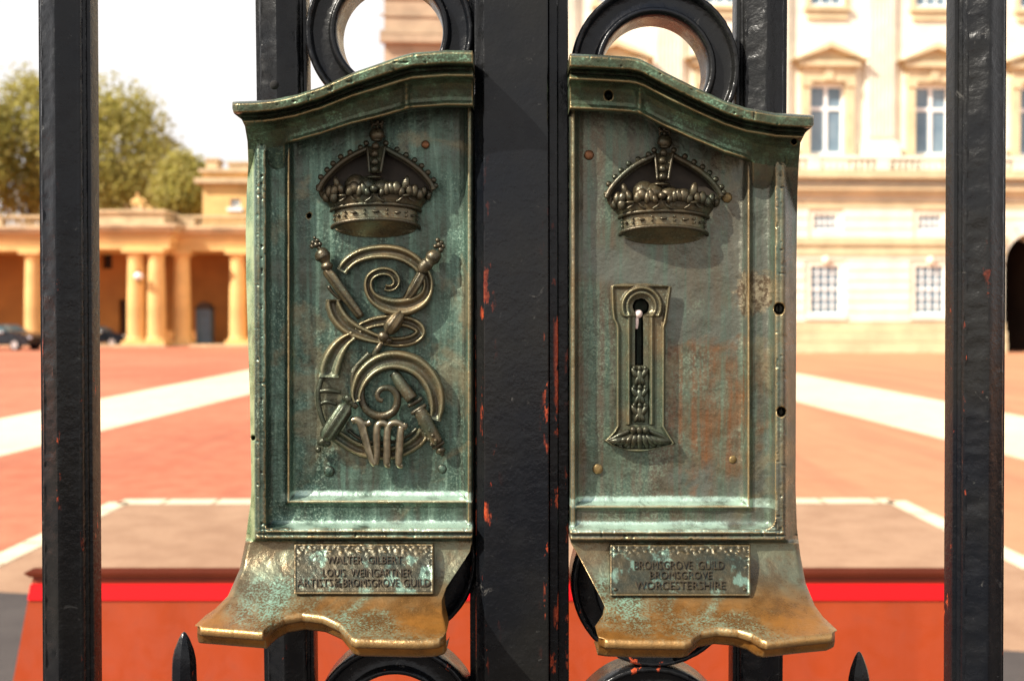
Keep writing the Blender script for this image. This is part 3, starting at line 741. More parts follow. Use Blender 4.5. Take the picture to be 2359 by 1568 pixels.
def lock_plate(side):
    p = plate_def(side)
    c = W(812 if side == 'left' else 1594, 780, 0)
    c = Vector((c.x, Y0, CAM_H))
    lab = ('green bronze lock plate with a crown over an entwined royal cypher' if side == 'left'
           else 'brown and green bronze lock plate with a crown above an ornate keyhole')
    root = empty('lock_plate', c, lab, 'lock plate', 'bronze lock plates on the gate')
    org = np.array(c)
    if side == 'left':
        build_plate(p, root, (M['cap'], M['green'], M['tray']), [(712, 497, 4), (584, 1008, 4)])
        crown(root, 0, 0, org); cypher(root, org)
        plaque(root, org, 677, 999, 1252, 1367, [('WALTER  GILBERT', 752, 926, 1280, 1297), ('LOUIS  WEINGARTNER', 743, 948, 1309, 1327),
               ('ARTISTS', 684, 766, 1332, 1350), ('OF', 771, 783, 1331, 1340), ('THE', 769, 786, 1342, 1351), ('BROMSGROVE', 790, 919, 1332, 1350), ('GUILD', 929, 991, 1332, 1350)], 21)
        rivet(root, org, 980, 333, 9.5, M['copper']); rivet(root, org, 758, 1085, 13, M['green'], HP-3, 5); rivet(root, org, 1019, 1080, 11, M['green'], HP-3, 4)
    else:
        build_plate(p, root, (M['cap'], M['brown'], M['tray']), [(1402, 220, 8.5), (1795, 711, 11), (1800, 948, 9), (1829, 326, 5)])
        crown(root, 663.5, 16, org); escutcheon(root, org)
        plaque(root, org, 1405, 1729, 1254, 1371, [('BROMSGROVE  GUILD', 1461, 1668, 1291, 1310), ('BROMSGROVE', 1497, 1640, 1315, 1332), ('WORCESTERSHIRE', 1463, 1671, 1338, 1356)], 31, True)
        rivet(root, org, 1357, 357, 11.5, M['copper']); rivet(root, org, 1675, 455, 12, M['brass']); rivet(root, org, 1377, 1080, 12, M['brass']); rivet(root, org, 1688, 1058, 9, M['brass'])
    return root
lock_plate('left'); lock_plate('right')

# ------------------------------------------------------------------ the gate
def profile_bar(xt, xb, prof, m, name, parent, seed, ham=.5, pd=0):
    """upright of constant section; xt, xb = sight positions at two heights"""
    pt = at(xt, 0, Y0 - pd*.001); pb = at(xb, 1568, Y0 - pd*.001)
    zs = [0.02, .6] + list(np.linspace(1.02, 1.88, 330)) + [2.2, 3.0]
    vs = []; n = len(prof)
    pr = np.array(prof, float)
    for z in zs:
        t = (pt.z - z)/(pt.z - pb.z); xc = pt.x + (pb.x-pt.x)*t
        for k, (px, h) in enumerate(prof):
            hh = h; dx = 0
            if 2 < k < n-3 and ham:
                hk = ham*(1.25 if 8 <= k <= 11 else .22) if n > 20 else ham
                hh += hk*(float(vnoise(np.array(k*2.3+seed), np.array(z*95), seed)) + .7*float(vnoise(np.array(k*1.7+seed), np.array(z*260), seed+1)))
                dx = .25*float(vnoise(np.array(k*3.1), np.array(z*140), seed+2))
            vs.append((xc + px*PX + dx*.001, Y0 - hh*.001, z))
    fs = [(i*n+k, i*n+k+1, (i+1)*n+k+1, (i+1)*n+k) for i in range(len(zs)-1) for k in range(n-1)]
    fs += [tuple(range(n))[::-1], tuple((len(zs)-1)*n+k for k in range(n))]
    fs += [((i)*n, (i+1)*n, (i+1)*n+n-1, i*n+n-1) for i in range(len(zs)-1)]
    return mesh_obj(name, vs, fs, m, parent, True, np.array(parent.location))
def gable(w, h0):
    w = w/2
    pts = [(-w,-34),(-w,-20),(-w+1.5,-17.5),(-w+8,-17),(-w+9.5,-14.5),(-w+14,-13.5),(-w+15.5,-9.5),(-w+18,-8.5)]
    c = 4
    left = pts + [(-w+20,-8),(-38,-7.6),(-20,-3),(-10,-.5),(-3,1.2),(0,1.6)]
    right = [(-a, b) for a, b in left[:-1]][::-1]
    return [(a, b+h0) for a, b in left + right]
def sharp(o, deg=28):
    import bmesh
    me = o.data
    bm = bmesh.new(); bm.from_mesh(me)
    for e in bm.edges:
        if len(e.link_faces) == 2 and e.calc_face_angle(0) > math.radians(deg): e.smooth = False
    bm.to_mesh(me); bm.free()
def ring(xc, yc, parent, name='ring'):
    prof = [(120,-62),(122,-30),(125,-26),(131,-24.5),(137,-26),(140,-31),(143,-32),(160,-32),(175,-32),(178,-31),(181,-26.5),(187,-25),(192,-26.5),(194.5,-31),(195,-62)]
    n = 120; vs = []; m = len(prof)
    for k in range(n):
        a = 2*math.pi*k/n
        for r, h in prof:
            wob = 0
            if abs(r-186) < 9: wob = .9*math.sin(a*46)+.6*math.sin(a*31+1)
            q = at(xc, yc, Y0 + .030)
            jr = float(vnoise(np.array(r*.2), np.array(a*22), 8))*.5
            vs.append((q.x + (r)*PX*1.03*math.cos(a), Y0 - (h+wob*.55+jr)*.001, q.z + r*PX*1.03*math.sin(a)))
    fs = [(k*m+i, k*m+(i+1) % m, ((k+1) % n)*m+(i+1) % m, ((k+1) % n)*m+i) for k in range(n) for i in range(m)]
    return mesh_obj(name, vs, fs, M['ring'], parent, True, np.array(parent.location))
def spike(xc, ytip, w, parent):
    t = at(xc, ytip, Y0+.02); r = w/2*PX
    b = MB(); b.lathe([(r*1.15, .02), (r*1.1, t.z-.075), (r*1.0, t.z-.030), (r*.96, t.z-.024), (r*.80, t.z-.016), (r*.45, t.z-.006), (r*.22, t.z-.0015), (r*.08, t.z)], t.x, t.y, 8)
    o = b.build('spike', M['iron'], parent, True, origin=np.array(parent.location)); sharp(o, 20); return o

leafL = empty('gate_leaf', (-.35, Y0, 0), 'black iron gate leaf of moulded bars and rings behind the plate with the royal cypher', 'gate', 'leaves of the iron gate')
leafR = empty('gate_leaf', (.35, Y0, 0), 'black iron gate leaf of moulded bars and rings behind the plate with the keyhole', 'gate', 'leaves of the iron gate')
# the gate paint is addressed from each leaf's own origin, so chips sit on the stile's arrises
exL = [(at(1116, 784, Y0).x + .35), (at(1262, 784, Y0).x + .35)]
exR = [(at(1285, 784, Y0).x - .35)]
M['stileL'] = iron_paint('black stile paint', exL); M['stileR'] = iron_paint('black slam bar paint', exR)
for xt, xb, lf, sd in ((147, 157, leafL, 3), (646, 666, leafL, 9), (1756, 1746, leafR, 15), (2260, 2253, leafR, 21)):
    hgt = -4 if xt < 300 or xt > 2000 else -26
    o = profile_bar(xt, xb, gable(124, hgt), M['iron'], 'bar', lf, sd, ham=1.4, pd=hgt-17); sharp(o, 24)
o = profile_bar(1202, 1205, [(-128,-60),(-128,-50),(-111,-49),(-110,-9),(-108.5,-6.5),(-106,-6),(-90,1.5),(-88.5,3),(-86,3.6),(-60,3.8),(-20,4),(20,4),(45,3.8),(57,3.6),(59.5,3),(60,1),(60,-60)], M['stileL'], 'meeting_stile', leafL, 30, ham=.25); sharp(o, 24)
o = profile_bar(1202, 1205, [(62,-60),(62,-9),(64,-7),(81,-7),(83,-8),(84,-18),(86,-20),(107,-20),(109.5,-22),(110,-60)], M['stileR'], 'slam_bar', leafR, 34, ham=.25); sharp(o, 24)
for xc, yc, lf in ((898, 73, leafL), (907, 1286, leafL), (911, 1672, leafL), (1509, 158, leafR), (1509, 1342, leafR), (1500, 1722, leafR)): ring(xc, yc, lf)
b = MB(); q = W(632, 196, -37); b.ball((0, 0, 0), (.0042, .0025, .0042), 14, 8); b.v = [(x+q.x, y+q.y, z+q.z) for x, y, z in b.v]; b.build('bolt_hole', M['hole'], leafL, origin=np.array(leafL.location))
spike(424, 1455, 58, leafL); spike(1979, 1500, 52, leafR)
for lf, x0, x1 in ((leafL, 60, 1085), (leafR, 1318, 2330)):     # lower rail and kick panel, below the picture
    b = MB(); A0 = at(x0, 784, Y0).x; A1 = at(x1, 784, Y0).x
    b.box(A0, A1, Y0+.022, Y0+.060, .70, .78); b.box(A0, A1, Y0+.035, Y0+.050, .10, .699); b.box(A0, A1, Y0+.022, Y0+.060, .02, .099)
    b.build('kick_panel', M['iron'], lf, False, origin=np.array(lf.location))

# ------------------------------------------------------------------ the forecourt
def ground_mat(name, c1, c2, halo_and_tracks=False, rough=.85):
    g = G(name)
    big = g.noise(.16, 5, .6); mid = g.noise(3.5, 5, .65); fine = g.noise(90, 3, .7)
    f = g.math('ADD', g.math('MULTIPLY', big, .42), g.math('ADD', g.math('MULTIPLY', mid, .33), g.math('MULTIPLY', fine, .25)))
    col = g.mix(g.rng(f, .40, .60), c1, c2)
    if halo_and_tracks:
        X, Y, Z = g.xyz(); halo_ = g.rng(g.math('ADD', X, g.math('MULTIPLY', g.math('SUBTRACT', big, .5), 9.0)), -1.0, 4.0)  # tan towards the right is halo brightness put into the tarmac colour
        tr = g.rng(g.noise(.5, 4, .6, stretch=(2.2, .12, 1), dist=.6), .50, .62)
        col = g.mix(g.math('MULTIPLY', halo_, .55), col, (.50, .27, .14)); col = g.mix(g.math('MULTIPLY', tr, .30), col, (.27, .10, .06))
    g.P(Base_Color=col, Roughness=rough, Specular_IOR_Level=.15)
    g.bump(fine, .004, .6); return g.m
def sheet(name, polys, m, z):
    vs = []; fs = []
    for p in polys:
        o = len(vs); vs += [(q[0], q[1], z) for q in p]; fs.append(tuple(range(o, o+len(p))))
    ob = mesh_obj(name, vs, fs, m, None, False); ob['kind'] = 'structure'; return ob
M['red_tar'] = ground_mat('red tarmac', (.37, .108, .058), (.48, .185, .102), True)
M['grey_tar'] = ground_mat('worn asphalt', (.27, .155, .092), (.38, .235, .145))
M['shadow_tar'] = ground_mat('painted shadow tone', (.060, .050, .046), (.085, .072, .064))  # tone of the shadow painted on the ground near the gate
M['pale'] = ground_mat('pale paving', (.56, .48, .31), (.70, .61, .43))
M['line'] = ground_mat('white setts', (.60, .50, .33), (.72, .62, .44))
S = 900
sheet('ground', [[(-S,-20),(S,-20),(S,S),(-S,S)]], M['red_tar'], 0)
def strip(u0, u1, l0, l1, ext):
    a, b, c, d = (on_ground(*q) for q in (u0, u1, l1, l0))
    return [a + (a-b)*ext[0], b + (b-a)*ext[1], c + (c-d)*ext[1], d + (d-c)*ext[0]]
sheet('paving_strip', [strip((95,946),(572,852),(95,1027),(572,908),(1.2,.12))], M['pale'], .004)
sheet('paving_strip', [strip((2312,951),(1838,860),(2312,1047),(1838,926),(1.2,.12))], M['pale'], .004)
# worn asphalt inside the white setts
tr = [on_ground(*q) for q in ((0,1290),(278,1157),(2062,1155),(2359,1298))]
e0 = tr[0] + (tr[0]-tr[1])*1.2; e1 = tr[3] + (tr[3]-tr[2])*1.2
sheet('asphalt', [[(e0.x, e0.y), (tr[1].x, tr[1].y), (tr[2].x, tr[2].y), (e1.x, e1.y)][::-1]], M['grey_tar'], .004)
def setts(a, b, w, gap):
    L = (b-a).length; d = (b-a)/L; n = Vector((-d.y, d.x, 0)); P = []; t = 0
    while t < L:
        e = min(L, t+gap*random.uniform(.9, 1.1)); p = a+d*t; q = a+d*(e-.025)
        P.append([(p+n*w/2)[:], (p-n*w/2)[:], (q-n*w/2)[:], (q+n*w/2)[:]]); t = e
    return P
sheet('white_setts', setts(e0, tr[1], .17, .6) + setts(tr[1], tr[2], .23, .42) + setts(tr[2], e1, .17, .6), M['line'], .008)
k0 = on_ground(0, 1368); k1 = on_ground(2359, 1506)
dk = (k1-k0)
sheet('ground_shadow', [[(k0-dk*2)[:2], (k0-dk*2)[:1]+(-15,), (k1+dk*2)[:1]+(-15,), (k1+dk*2)[:2]]], M['shadow_tar'], .012)  # cast shadow near the gate, painted as a dark ground sheet

# ------------------------------------------------------------------ red road blocker behind the gate
def gloss(name, c, r=.4):
    g = G(name); f = g.noise(2.2, 4); g.P(Base_Color=g.mix(g.rng(f, .3, .7), tuple(q*.85 for q in c), c), Roughness=r); return g.m
def scuffed(name, c):
    g = G(name); X, Y, Z = g.xyz()
    f = g.noise(3, 6, .65, stretch=(2.5, 1, .5)); d = g.noise(14, 6, .7, dist=.8)
    col = g.mix(g.rng(f, .3, .7), tuple(q*.88 for q in c), tuple(q*1.04 for q in c))
    col = g.mix(g.math('MULTIPLY', g.rng(d, .56, .68), .15), col, (.20, .04, .015)); col = g.mix(g.math('MULTIPLY', g.rng(g.math('ADD', Z, g.math('MULTIPLY', f, .2)), .42, .10), .4), col, (.17, .075, .045))
    g.P(Base_Color=col, Roughness=g.rng(d, .3, .7, .4, .7)); return g.m
M['panel'] = scuffed('orange red panel paint', (.40, .052, .009))
M['strip'] = gloss('bright red band', (.95, .006, .010), .45)
M['lip'] = plain('maroon lip', (.085, .016, .007), .9, .25, 3); M['lip'].node_tree.nodes['Principled BSDF'].inputs['Specular IOR Level'].default_value = .05
M['neck'] = plain('brown red neck', (.20, .038, .012), .7, .2, 3)
BD = 2.6
bl = empty('road_blocker', (0, BD, 0), 'low red steel road blocker with a bright red band standing behind the gate', 'road blocker')
def bp(x, y): q = at(x, y, BD); return (q.x, q.z)
tl, tr_ = bp(72, 1340), bp(2235, 1340)
bot = -.0
slope = (bp(30, 1568)[0]-tl[0])/(bp(30, 1568)[1]-tl[1])
def bx(side, z): return tl[0] + slope*(z-tl[1]) if side < 0 else tr_[0] - slope*(z-tl[1])
def slab(name, z0, z1, y0, y1, m, grow=0):
    b = MB(); b.prism([(bx(-1, z0)-grow, z0), (bx(1, z0)+grow, z0), (bx(1, z1)+grow, z1), (bx(-1, z1)-grow, z1)], y0, y1)
    o = b.build(name, m, bl, False); o.location = (0, 0, 0); return o
zt, z1, z2 = tl[1], bp(0, 1345)[1], bp(0, 1381)[1]
slab('panel', .02, z2-.002, 0, .05, M['panel']); slab('band', z2, z1, -.004, .05, M['strip']); slab('neck', z1+.001, bp(0, 1327)[1]-.0005, .004, .05, M['neck'])
b = MB(); zl = bp(0, 1318)[1]; zk = bp(0, 1327)[1]
b.prism([(bx(-1, zk)-.004, zk), (bx(1, zk)+.004, zk), (bx(1, zk)+.020, zl), (bx(-1, zk)-.020, zl)], -.008, .052)
b.build('top_lip', M['lip'], bl, False)

# ------------------------------------------------------------------ the palace front
M['stone'] = plain('cream stone', (.77, .735, .60), .8, .10, .9, 0, .02)
M['stone_shade'] = plain('shade tan stone', (.60, .49, .30), .8, .14, .9, 0, .02)  # tan trim: shade of the relief put into the stone colour
M['glass'] = (lambda g: (g.P(Base_Color=g.mix(g.rng(g.noise(.8, 4), .3, .7), (.11, .18, .24), (.20, .28, .34)), Roughness=.08, Specular_IOR_Level=.6), g.m)[1])(G('window glass'))
M['sash'] = plain('white sash', (.86, .87, .84), .6, .04)
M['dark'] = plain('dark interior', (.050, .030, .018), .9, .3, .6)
TH = math.radians(2.2); PD = 53.6
P0 = at(2022, 750, PD); P0.z = 0
ed = Vector((math.cos(TH), math.sin(TH), 0)); nd = Vector((-math.sin(TH), math.cos(TH), 0))
def pal(x, y):
    a, b, c = ray(x, y); d = Vector((a, b, c)); o = Vector((0, 0, CAM_H))
    k = (P0-o).dot(nd)/d.dot(nd); q = o + d*k - P0
    return q.dot(ed), o.z + d.z*k
zf = lambda y: pal(2022, y)[1]
uf = lambda x: pal(x, 600)[0]
palace = empty('palace', P0, 'cream stone palace front with pedimented windows, fluted pilasters and a balustraded first floor', 'palace', rz=TH)
BAY = uf(2142.5) - uf(1901.6); U0 = uf(1901.6)
bays = list(range(-3, 5))
uL = uf(893); uR = U0 + BAY*5.2
ARCH = 2
def holes_wall(b, u0, u1, z0, z1, holes, rec):
    us = sorted({u0, u1} | {h[0] for h in holes} | {h[1] for h in holes}); zs = sorted({z0, z1} | {h[2] for h in holes} | {h[3] for h in holes})
    for i in range(len(us)-1):
        for j in range(len(zs)-1):
            cu, cz = (us[i]+us[i+1])/2, (zs[j]+zs[j+1])/2
            if any(h[0] < cu < h[1] and h[2] < cz < h[3] for h in holes): continue
            b.add([(us[i],0,zs[j]),(us[i+1],0,zs[j]),(us[i+1],0,zs[j+1]),(us[i],0,zs[j+1])], [(0,1,2,3)])
    for a, c, d, e in holes:
        b.add([(a,0,d),(c,0,d),(c,0,e),(a,0,e),(a,rec,d),(c,rec,d),(c,rec,e),(a,rec,e)], [(0,4,5,1),(1,5,6,2),(2,6,7,3),(3,7,4,0)])
zP = [zf(y) for y in (812, 786, 764, 742, 588, 548, 481, 446, 414, 397, 364)]
zTop = zf(-420)
hw1 = 1.14*(uf(1935)-uf(1869))/2; hw0 = 1.16*(uf(1928)-uf(1869))/2; hwm = (uf(1931)-uf(1877))/2
z1a, z1b = zf(355), zf(200); zga, zgb = zf(724), zf(612); zma, zmb = zf(531), zf(494); z2a, z2b = zf(14), zf(-90)
holes = []
ar = (uf(2383+67)-uf(2383-67))/2; asz = zf(605)
for k in bays:
    c = U0 + BAY*k
    holes.append((c-hw1, c+hw1, z1a, z1b)); holes.append((c-hw1*.95, c+hw1*.95, z2a, z2b))
    if k == ARCH: holes.append((c-ar, c+ar, 0, asz+ar))
    else: holes.append((c-hw0, c+hw0, zga, zgb)); holes.append((c-hwm, c+hwm, zma, zmb))
b = MB(); holes_wall(b, uL, uR, 0, zTop, holes, .22)
b.add([(uL,0,0),(uL,14,0),(uL,14,zTop),(uL,0,zTop)], [(0,1,2,3)]); b.add([(uL,0,zTop),(uR,0,zTop),(uR,14,zTop),(uL,14,zTop)], [(0,1,2,3)])
b.add([(uR,0,0),(uR,14,0),(uR,14,zTop),(uR,0,zTop)], [(0,3,2,1)])
b.add([(uL,14,0),(uR,14,0),(uR,14,zTop),(uL,14,zTop)], [(0,1,2,3)])
# rusticated courses of the ground floor
def spans(z0, z1, gap=.0):
    cuts = sorted((h[0]-gap, h[1]+gap) for h in holes if h[2] < z1-.01 and h[3] > z0+.01); out = []; p = uL
    for a, c in cuts:
        if a > p: out.append((p, a))
        p = max(p, c)
    out.append((p, uR)); return out
zz = zP[3]+.05
ch = (zP[6]-zP[3])/11.0
for i in range(11):
    za, zb = zP[3]+i*ch, zP[3]+(i+1)*ch
    if za > zP[4]-.1 and zb < zP[5]+.35: continue
    for a, c in spans(za, zb, .32): b.box(a, c, -.09, -.002, za+.035, zb-.035)
wall = b.build('wall', M['stone'], palace, False)
b = MB()     # plinth, string course, cornice, balcony slab
def band(z0, z1, pr, skip=None):
    for a, c in ([(uL-.05, uR)] if skip is None else skip): b.box(a, c, -pr, -.004, z0, z1)
ac = U0+BAY*ARCH
sk = [(uL-.05, ac-ar-.02), (ac+ar+.02, uR)]
band(0, zP[1]-.03, .42, sk); band(zP[1], zP[2], .36, sk); band(zP[2]+.02, zP[3]-.02, .20, sk)
z4, z5 = zP[4], zP[5]
band(z4, z4+(z5-z4)*.40, .16, sk); band(z4+(z5-z4)*.43, z4+(z5-z4)*.55, .10, sk); band(z4+(z5-z4)*.58, z5, .22, sk)
band(zP[6], zP[6]+.45, .12); band(zP[7]-.12, zP[7]+.10, .35); band(zP[7]+.12, zP[7]+.34, .55); band(zP[8]-.02, zP[9], .85)
b.build('cornice', M['stone_shade'], palace, False)
b = MB()
band(zP[10]-.20, zP[10], .80)
b.v = [(x, y if y < -.5 else -.48, z) for x, y, z in b.v]
u = uL
i = 0
while u < uR:
    if i % 11 in (0, 1): b.box(u, u+.36, -.78, -.50, zP[9]+.001, zP[10]-.201)
    else: b.lathe([(.06, zP[9]+.001), (.10, zP[9]+.2), (.12, zP[9]+.32), (.06, zP[9]+.55), (.09, zP[10]-.201)], u+.12, -.64, 8)
    u += .36 if i % 11 in (0, 1) else .33; i += 1
b.build('balustrade', M['stone'], palace, False)
def sash(name_c, c, za, zb, hw, nx, nz, rec=.19):
    b = MB(); t = .065
    b.box(c-hw, c-hw+t, rec-.12, rec-.03, za, zb); b.box(c+hw-t, c+hw, rec-.12, rec-.03, za, zb); b.box(c-hw+t, c+hw-t, rec-.12, rec-.03, za, za+t*1.5); b.box(c-hw+t, c+hw-t, rec-.12, rec-.03, zb-t, zb)
    for i in range(1, nx):
        x = c-hw+2*hw*i/nx; w_ = .09 if nx == 2 else .028; b.box(x-w_, x+w_, rec-.115, rec-.035, za+t*1.5, zb-t)
    for k, fz in enumerate(nz):
        z = za+(zb-za)*fz; w_ = .09 if nx == 2 else (.05 if abs(fz-.5) < .1 else .026); b.box(c-hw+t, c+hw-t, rec-.11, rec-.04, z-w_, z+w_)
    o = b.build('window', M['sash'], palace, False)
    b = MB(); b.add([(c-hw,rec-.02,za),(c+hw,rec-.02,za),(c+hw,rec-.02,zb),(c-hw,rec-.02,zb)], [(0,1,2,3)]); b.build('pane', M['glass'], o, False)
    return o
for k in bays:
    c = U0 + BAY*k
    sash('w', c, z1a, z1b, hw1, 2, [.67]); sash('w', c, z2a, z2b, hw1*.95, 3, [.33,.66])
    if k != ARCH: sash('w', c, zga, zgb, hw0, 4, [.17,.33,.52,.69,.85]); sash('w', c, zma, zmb, hwm, 4, [.5])
    # pedimented surround
    b = MB(); e0, e1 = hw1+.10, hw1+.52
    zh = zf(160); zh2 = zf(147); za_ = zf(106); pw = 2.05
    for sgn in (-1, 1):
        xa, xb = sorted((c+sgn*e0, c+sgn*e1)); b.box(xa, xb, -.34, -.003, zP[10]-.1, zf(192)); b.box(xa-.05, xb+.05, -.42, -.341, zf(192)-.28, zf(192))
    b.box(c-e1-.04, c+e1+.04, -.36, -.003, zf(192)+.003, zh); b.box(c-e1-.25, c+e1+.25, -.62, -.003, zh+.003, zh2)
    b.prism([(c-pw+.22, zh2+.004), (c+pw-.22, zh2+.004), (c, za_-.25)], -.34, -.003)
    for sgn in (-1, 1):
        A_, B_ = (c+sgn*pw, zh2+.006), (c, za_); pts = [A_, B_, (B_[0], B_[1]-.30), (A_[0]-sgn*.30, A_[1])]
        b.prism(pts if sgn < 0 else pts[::-1], -.80, -.003 - (.001 if sgn > 0 else 0))
    b.box(c-.22, c+.22, -.46, -.361, zf(190), zf(152))
    b.build('pediment', M['stone_shade'], palace, False)
    b = MB(); b.box(c-hw1-.35, c+hw1+.35, -.26, -.003, z2a-.34, z2a-.10); b.box(c-hw1-.20, c+hw1+.20, -.14, -.003, z2a-.75, z2a-.343)
    for sgn in (-1, 1): b.box(*sorted((c+sgn*(hw1+.06), c+sgn*(hw1+.26))), -.10, -.003, z2a-.098, z2b+.1)
    b.build('sill', M['stone_shade'], palace, False)
    if k != ARCH:
        b = MB(); b.box(c-hw0-.28, c+hw0+.28, -.20, -.003, zga-.30, zga-.003); b.build('sill', M['stone'], palace, False)
        b = MB(); b.ball((c, -.10, zf(600)), (.22, .16, .24), 12, 8); b.build('keystone', M['stone'], palace)
    # fluted pilaster
    pc = c + BAY/2; pw0 = (uf(2062)-uf(2002))/2
    b = MB(); b.box(pc-pw0*1.18, pc+pw0*1.18, -.22, -.003, zf(326), zTop)
    nfl = 7
    for i in range(nfl):
        x = pc-pw0+2*pw0*(i+.5)/nfl; b.box(x-pw0/nfl*.58, x+pw0/nfl*.58, -.30, -.221, zf(318), zTop)
    b.box(pc-pw0*1.45, pc+pw0*1.45, -.42, -.003, zP[10]-.05, zf(334)); b.box(pc-pw0*1.3, pc+pw0*1.3, -.34, -.003, zf(334)+.003, zf(326)-.003)
    b.build('pilaster', M['stone'], palace, False)
# end wall at the palace corner, its shade put into a brown colour
M['end'] = plain('shaded end stone', (.40, .29, .19), .85, .16, .8, 0, .02)
b = MB(); e0, e1 = uf(893), uf(1125)
b.box(e0-.1, e1, -.62, -.005, zP[10]+.02, zTop)
for ya, yb, pr in ((121, 104, 1.0), (100, 92, .82), (60, 55, .70), (20, 12, .72), (-30, -42, .9)): b.box(e0-.3, e1+.1, -pr, -.621, zf(ya), zf(yb))
b.build('end_wall', M['end'], palace, False)
# archway
b = MB(); n = 20
arc_ = [(ac + ar*math.cos(math.pi*i/n), asz + ar*math.sin(math.pi*i/n)) for i in range(n+1)]
for i in range(n):
    p, q = arc_[i], arc_[i+1]
    b.add([(p[0],0,p[1]),(q[0],0,q[1]),(q[0],0,asz+ar),(p[0],0,asz+ar)], [(0,3,2,1)])
    b.add([(p[0],0,p[1]),(q[0],0,q[1]),(q[0],2.5,q[1]),(p[0],2.5,p[1])], [(0,1,2,3)])
for i in range(9):
    a0, a1 = math.pi*(i+.06)/9, math.pi*(i+.94)/9
    pts = [(ac+r*math.cos(a), asz+r*math.sin(a)) for r, a in ((ar+.03,a0),(ar+.75,a0),(ar+.75,(a0+a1)/2),(ar+.75,a1),(ar+.03,a1),(ar+.03,(a0+a1)/2))]
    b.prism(pts[::-1], -.11, -.003)
b.build('arch', M['stone'], palace, False)
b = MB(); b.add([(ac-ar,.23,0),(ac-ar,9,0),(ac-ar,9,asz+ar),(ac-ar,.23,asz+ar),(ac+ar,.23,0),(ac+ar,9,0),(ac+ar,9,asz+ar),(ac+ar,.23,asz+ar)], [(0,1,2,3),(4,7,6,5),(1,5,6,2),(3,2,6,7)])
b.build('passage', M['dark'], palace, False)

# ------------------------------------------------------------------ colonnade at the left
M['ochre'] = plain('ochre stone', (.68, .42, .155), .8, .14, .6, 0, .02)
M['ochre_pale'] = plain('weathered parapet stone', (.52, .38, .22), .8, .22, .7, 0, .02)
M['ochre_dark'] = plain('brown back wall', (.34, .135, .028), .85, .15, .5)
CD = 70.0
colo = empty('colonnade', (at(420, 750, CD).x, CD, 0), 'ochre stone colonnade with round columns and a balustraded parapet across the forecourt', 'colonnade')
cox = colo.location.x
cu_ = lambda x, d=CD: at(x, 750, d).x - cox
cz = lambda y, d=CD: at(CX, y, d).z
def c_len(x0, x1): return cu_(x0), cu_(x1)
UA, UB = cu_(-520), cu_(900)
b = MB()
PJ = 1.6
p0, p1 = cu_(222, CD-PJ), cu_(381, CD-PJ)
def ent(z0, z1, pr, m0=UA, m1=UB):
    b.box(UA, p0-pr-.002, -pr, 3.2, z0, z1); b.box(p1+pr+.002, UB, -pr, 3.2, z0, z1); b.box(p0-pr, p1+pr, -PJ-pr, 3.2, z0, z1)
ent(cz(578), cz(566), .45); ent(cz(566)+.01, cz(548), .52)
ent(cz(545), cz(540), .75)
b.build('entablature', M['ochre'], colo, False)
b = MB(); ent(cz(548)+.01, cz(545)-.01, .58); ent(cz(540)+.01, cz(531), .95); ent(cz(531)+.01, cz(524), 1.15)
b.build('cornice', M['ochre_pale'], colo, False)
b = MB()
b.box(p0, p1, -PJ-.2, .8, cz(523), cz(497)); b.box(p0-.2, p1+.2, -PJ-.4, .9, cz(497)+.01, cz(491))
for a, c in ((UA, p0-.3), (p1+.3, UB)):
    b.box(a, c, .05, .55, cz(523), cz(520)); b.box(a, c, 0, .6, cz(501), cz(496)); u = a; i = 0
    while u < c-.3:
        if i % 14 in (0, 1, 2): b.box(u, min(u+.4, c), .06, .54, cz(520)+.01, cz(501)-.01)
        else: b.lathe([(.06, cz(520)+.01), (.13, cz(514)), (.07, cz(506)), (.10, cz(501)-.01)], u+.14, .3, 6)
        u += .40 if i % 14 in (0, 1, 2) else .34; i += 1
b.build('parapet', M['ochre_pale'], colo, False)
dr = [c_len(275, 291), c_len(50, 60)]
b = MB(); BWD = 3.2
hl = [(cu_(274, 73.2), cu_(291, 73.2), 0, cz(690, 73.2)), (cu_(236, 73.2), cu_(259, 73.2), cz(619, 73.2), cz(582, 73.2)), (cu_(70, 73.2), cu_(82, 73.2), 0, cz(700, 73.2))]
holes_wall(b, UA, UB, 0, cz(576), hl, .5)
b.v = [(x, y+BWD, z) for x, y, z in b.v]
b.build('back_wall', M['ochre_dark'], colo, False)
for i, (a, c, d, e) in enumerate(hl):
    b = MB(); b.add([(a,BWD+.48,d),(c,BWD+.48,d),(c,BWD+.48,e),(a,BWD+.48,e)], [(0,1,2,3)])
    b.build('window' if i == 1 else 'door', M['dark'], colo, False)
b = MB(); b.box(UA, UB, -1.0, 3.2, .001, .16); b.box(p0-.3, p1+.3, -PJ-.9, -1.001, .001, .16); b.build('step', M['ochre_pale'], colo, False)
cm = None
for x, fw in ((-390,0),(-260,0),(-215,0),(-55,0),(78,0),(314,1),(361,1),(420,0),(549,0),(596,0),(730,0),(775,0)):
    d = CD - (PJ if fw else 0)
    if cm is None:
        b = MB(); H_ = cz(578); r = .60
        b.box(-r*1.25, r*1.25, -r*1.25, r*1.25, .165, .42)
        b.lathe([(r*1.2,.421),(r*1.22,.52),(r*1.05,.62),(r*1.0,.75),(r*1.0,2.2),(r*.97,3.6),(r*.90,5.2),(r*.84,H_-.75),(r*.92,H_-.72),(r*.92,H_-.66),(r*.86,H_-.62),(r*.86,H_-.5),(r*1.12,H_-.30),(r*1.15,H_-.27)], 0, 0, 28)
        b.box(-r*1.22, r*1.22, -r*1.22, r*1.22, H_-.265, H_-.005)
        cm = b.build('column', M['ochre'], colo); sharp(cm, 30); o = cm
    else: o = cm.copy(); C.objects.link(o); o.parent = colo
    o.location = (cu_(x, d), d-CD, 0)

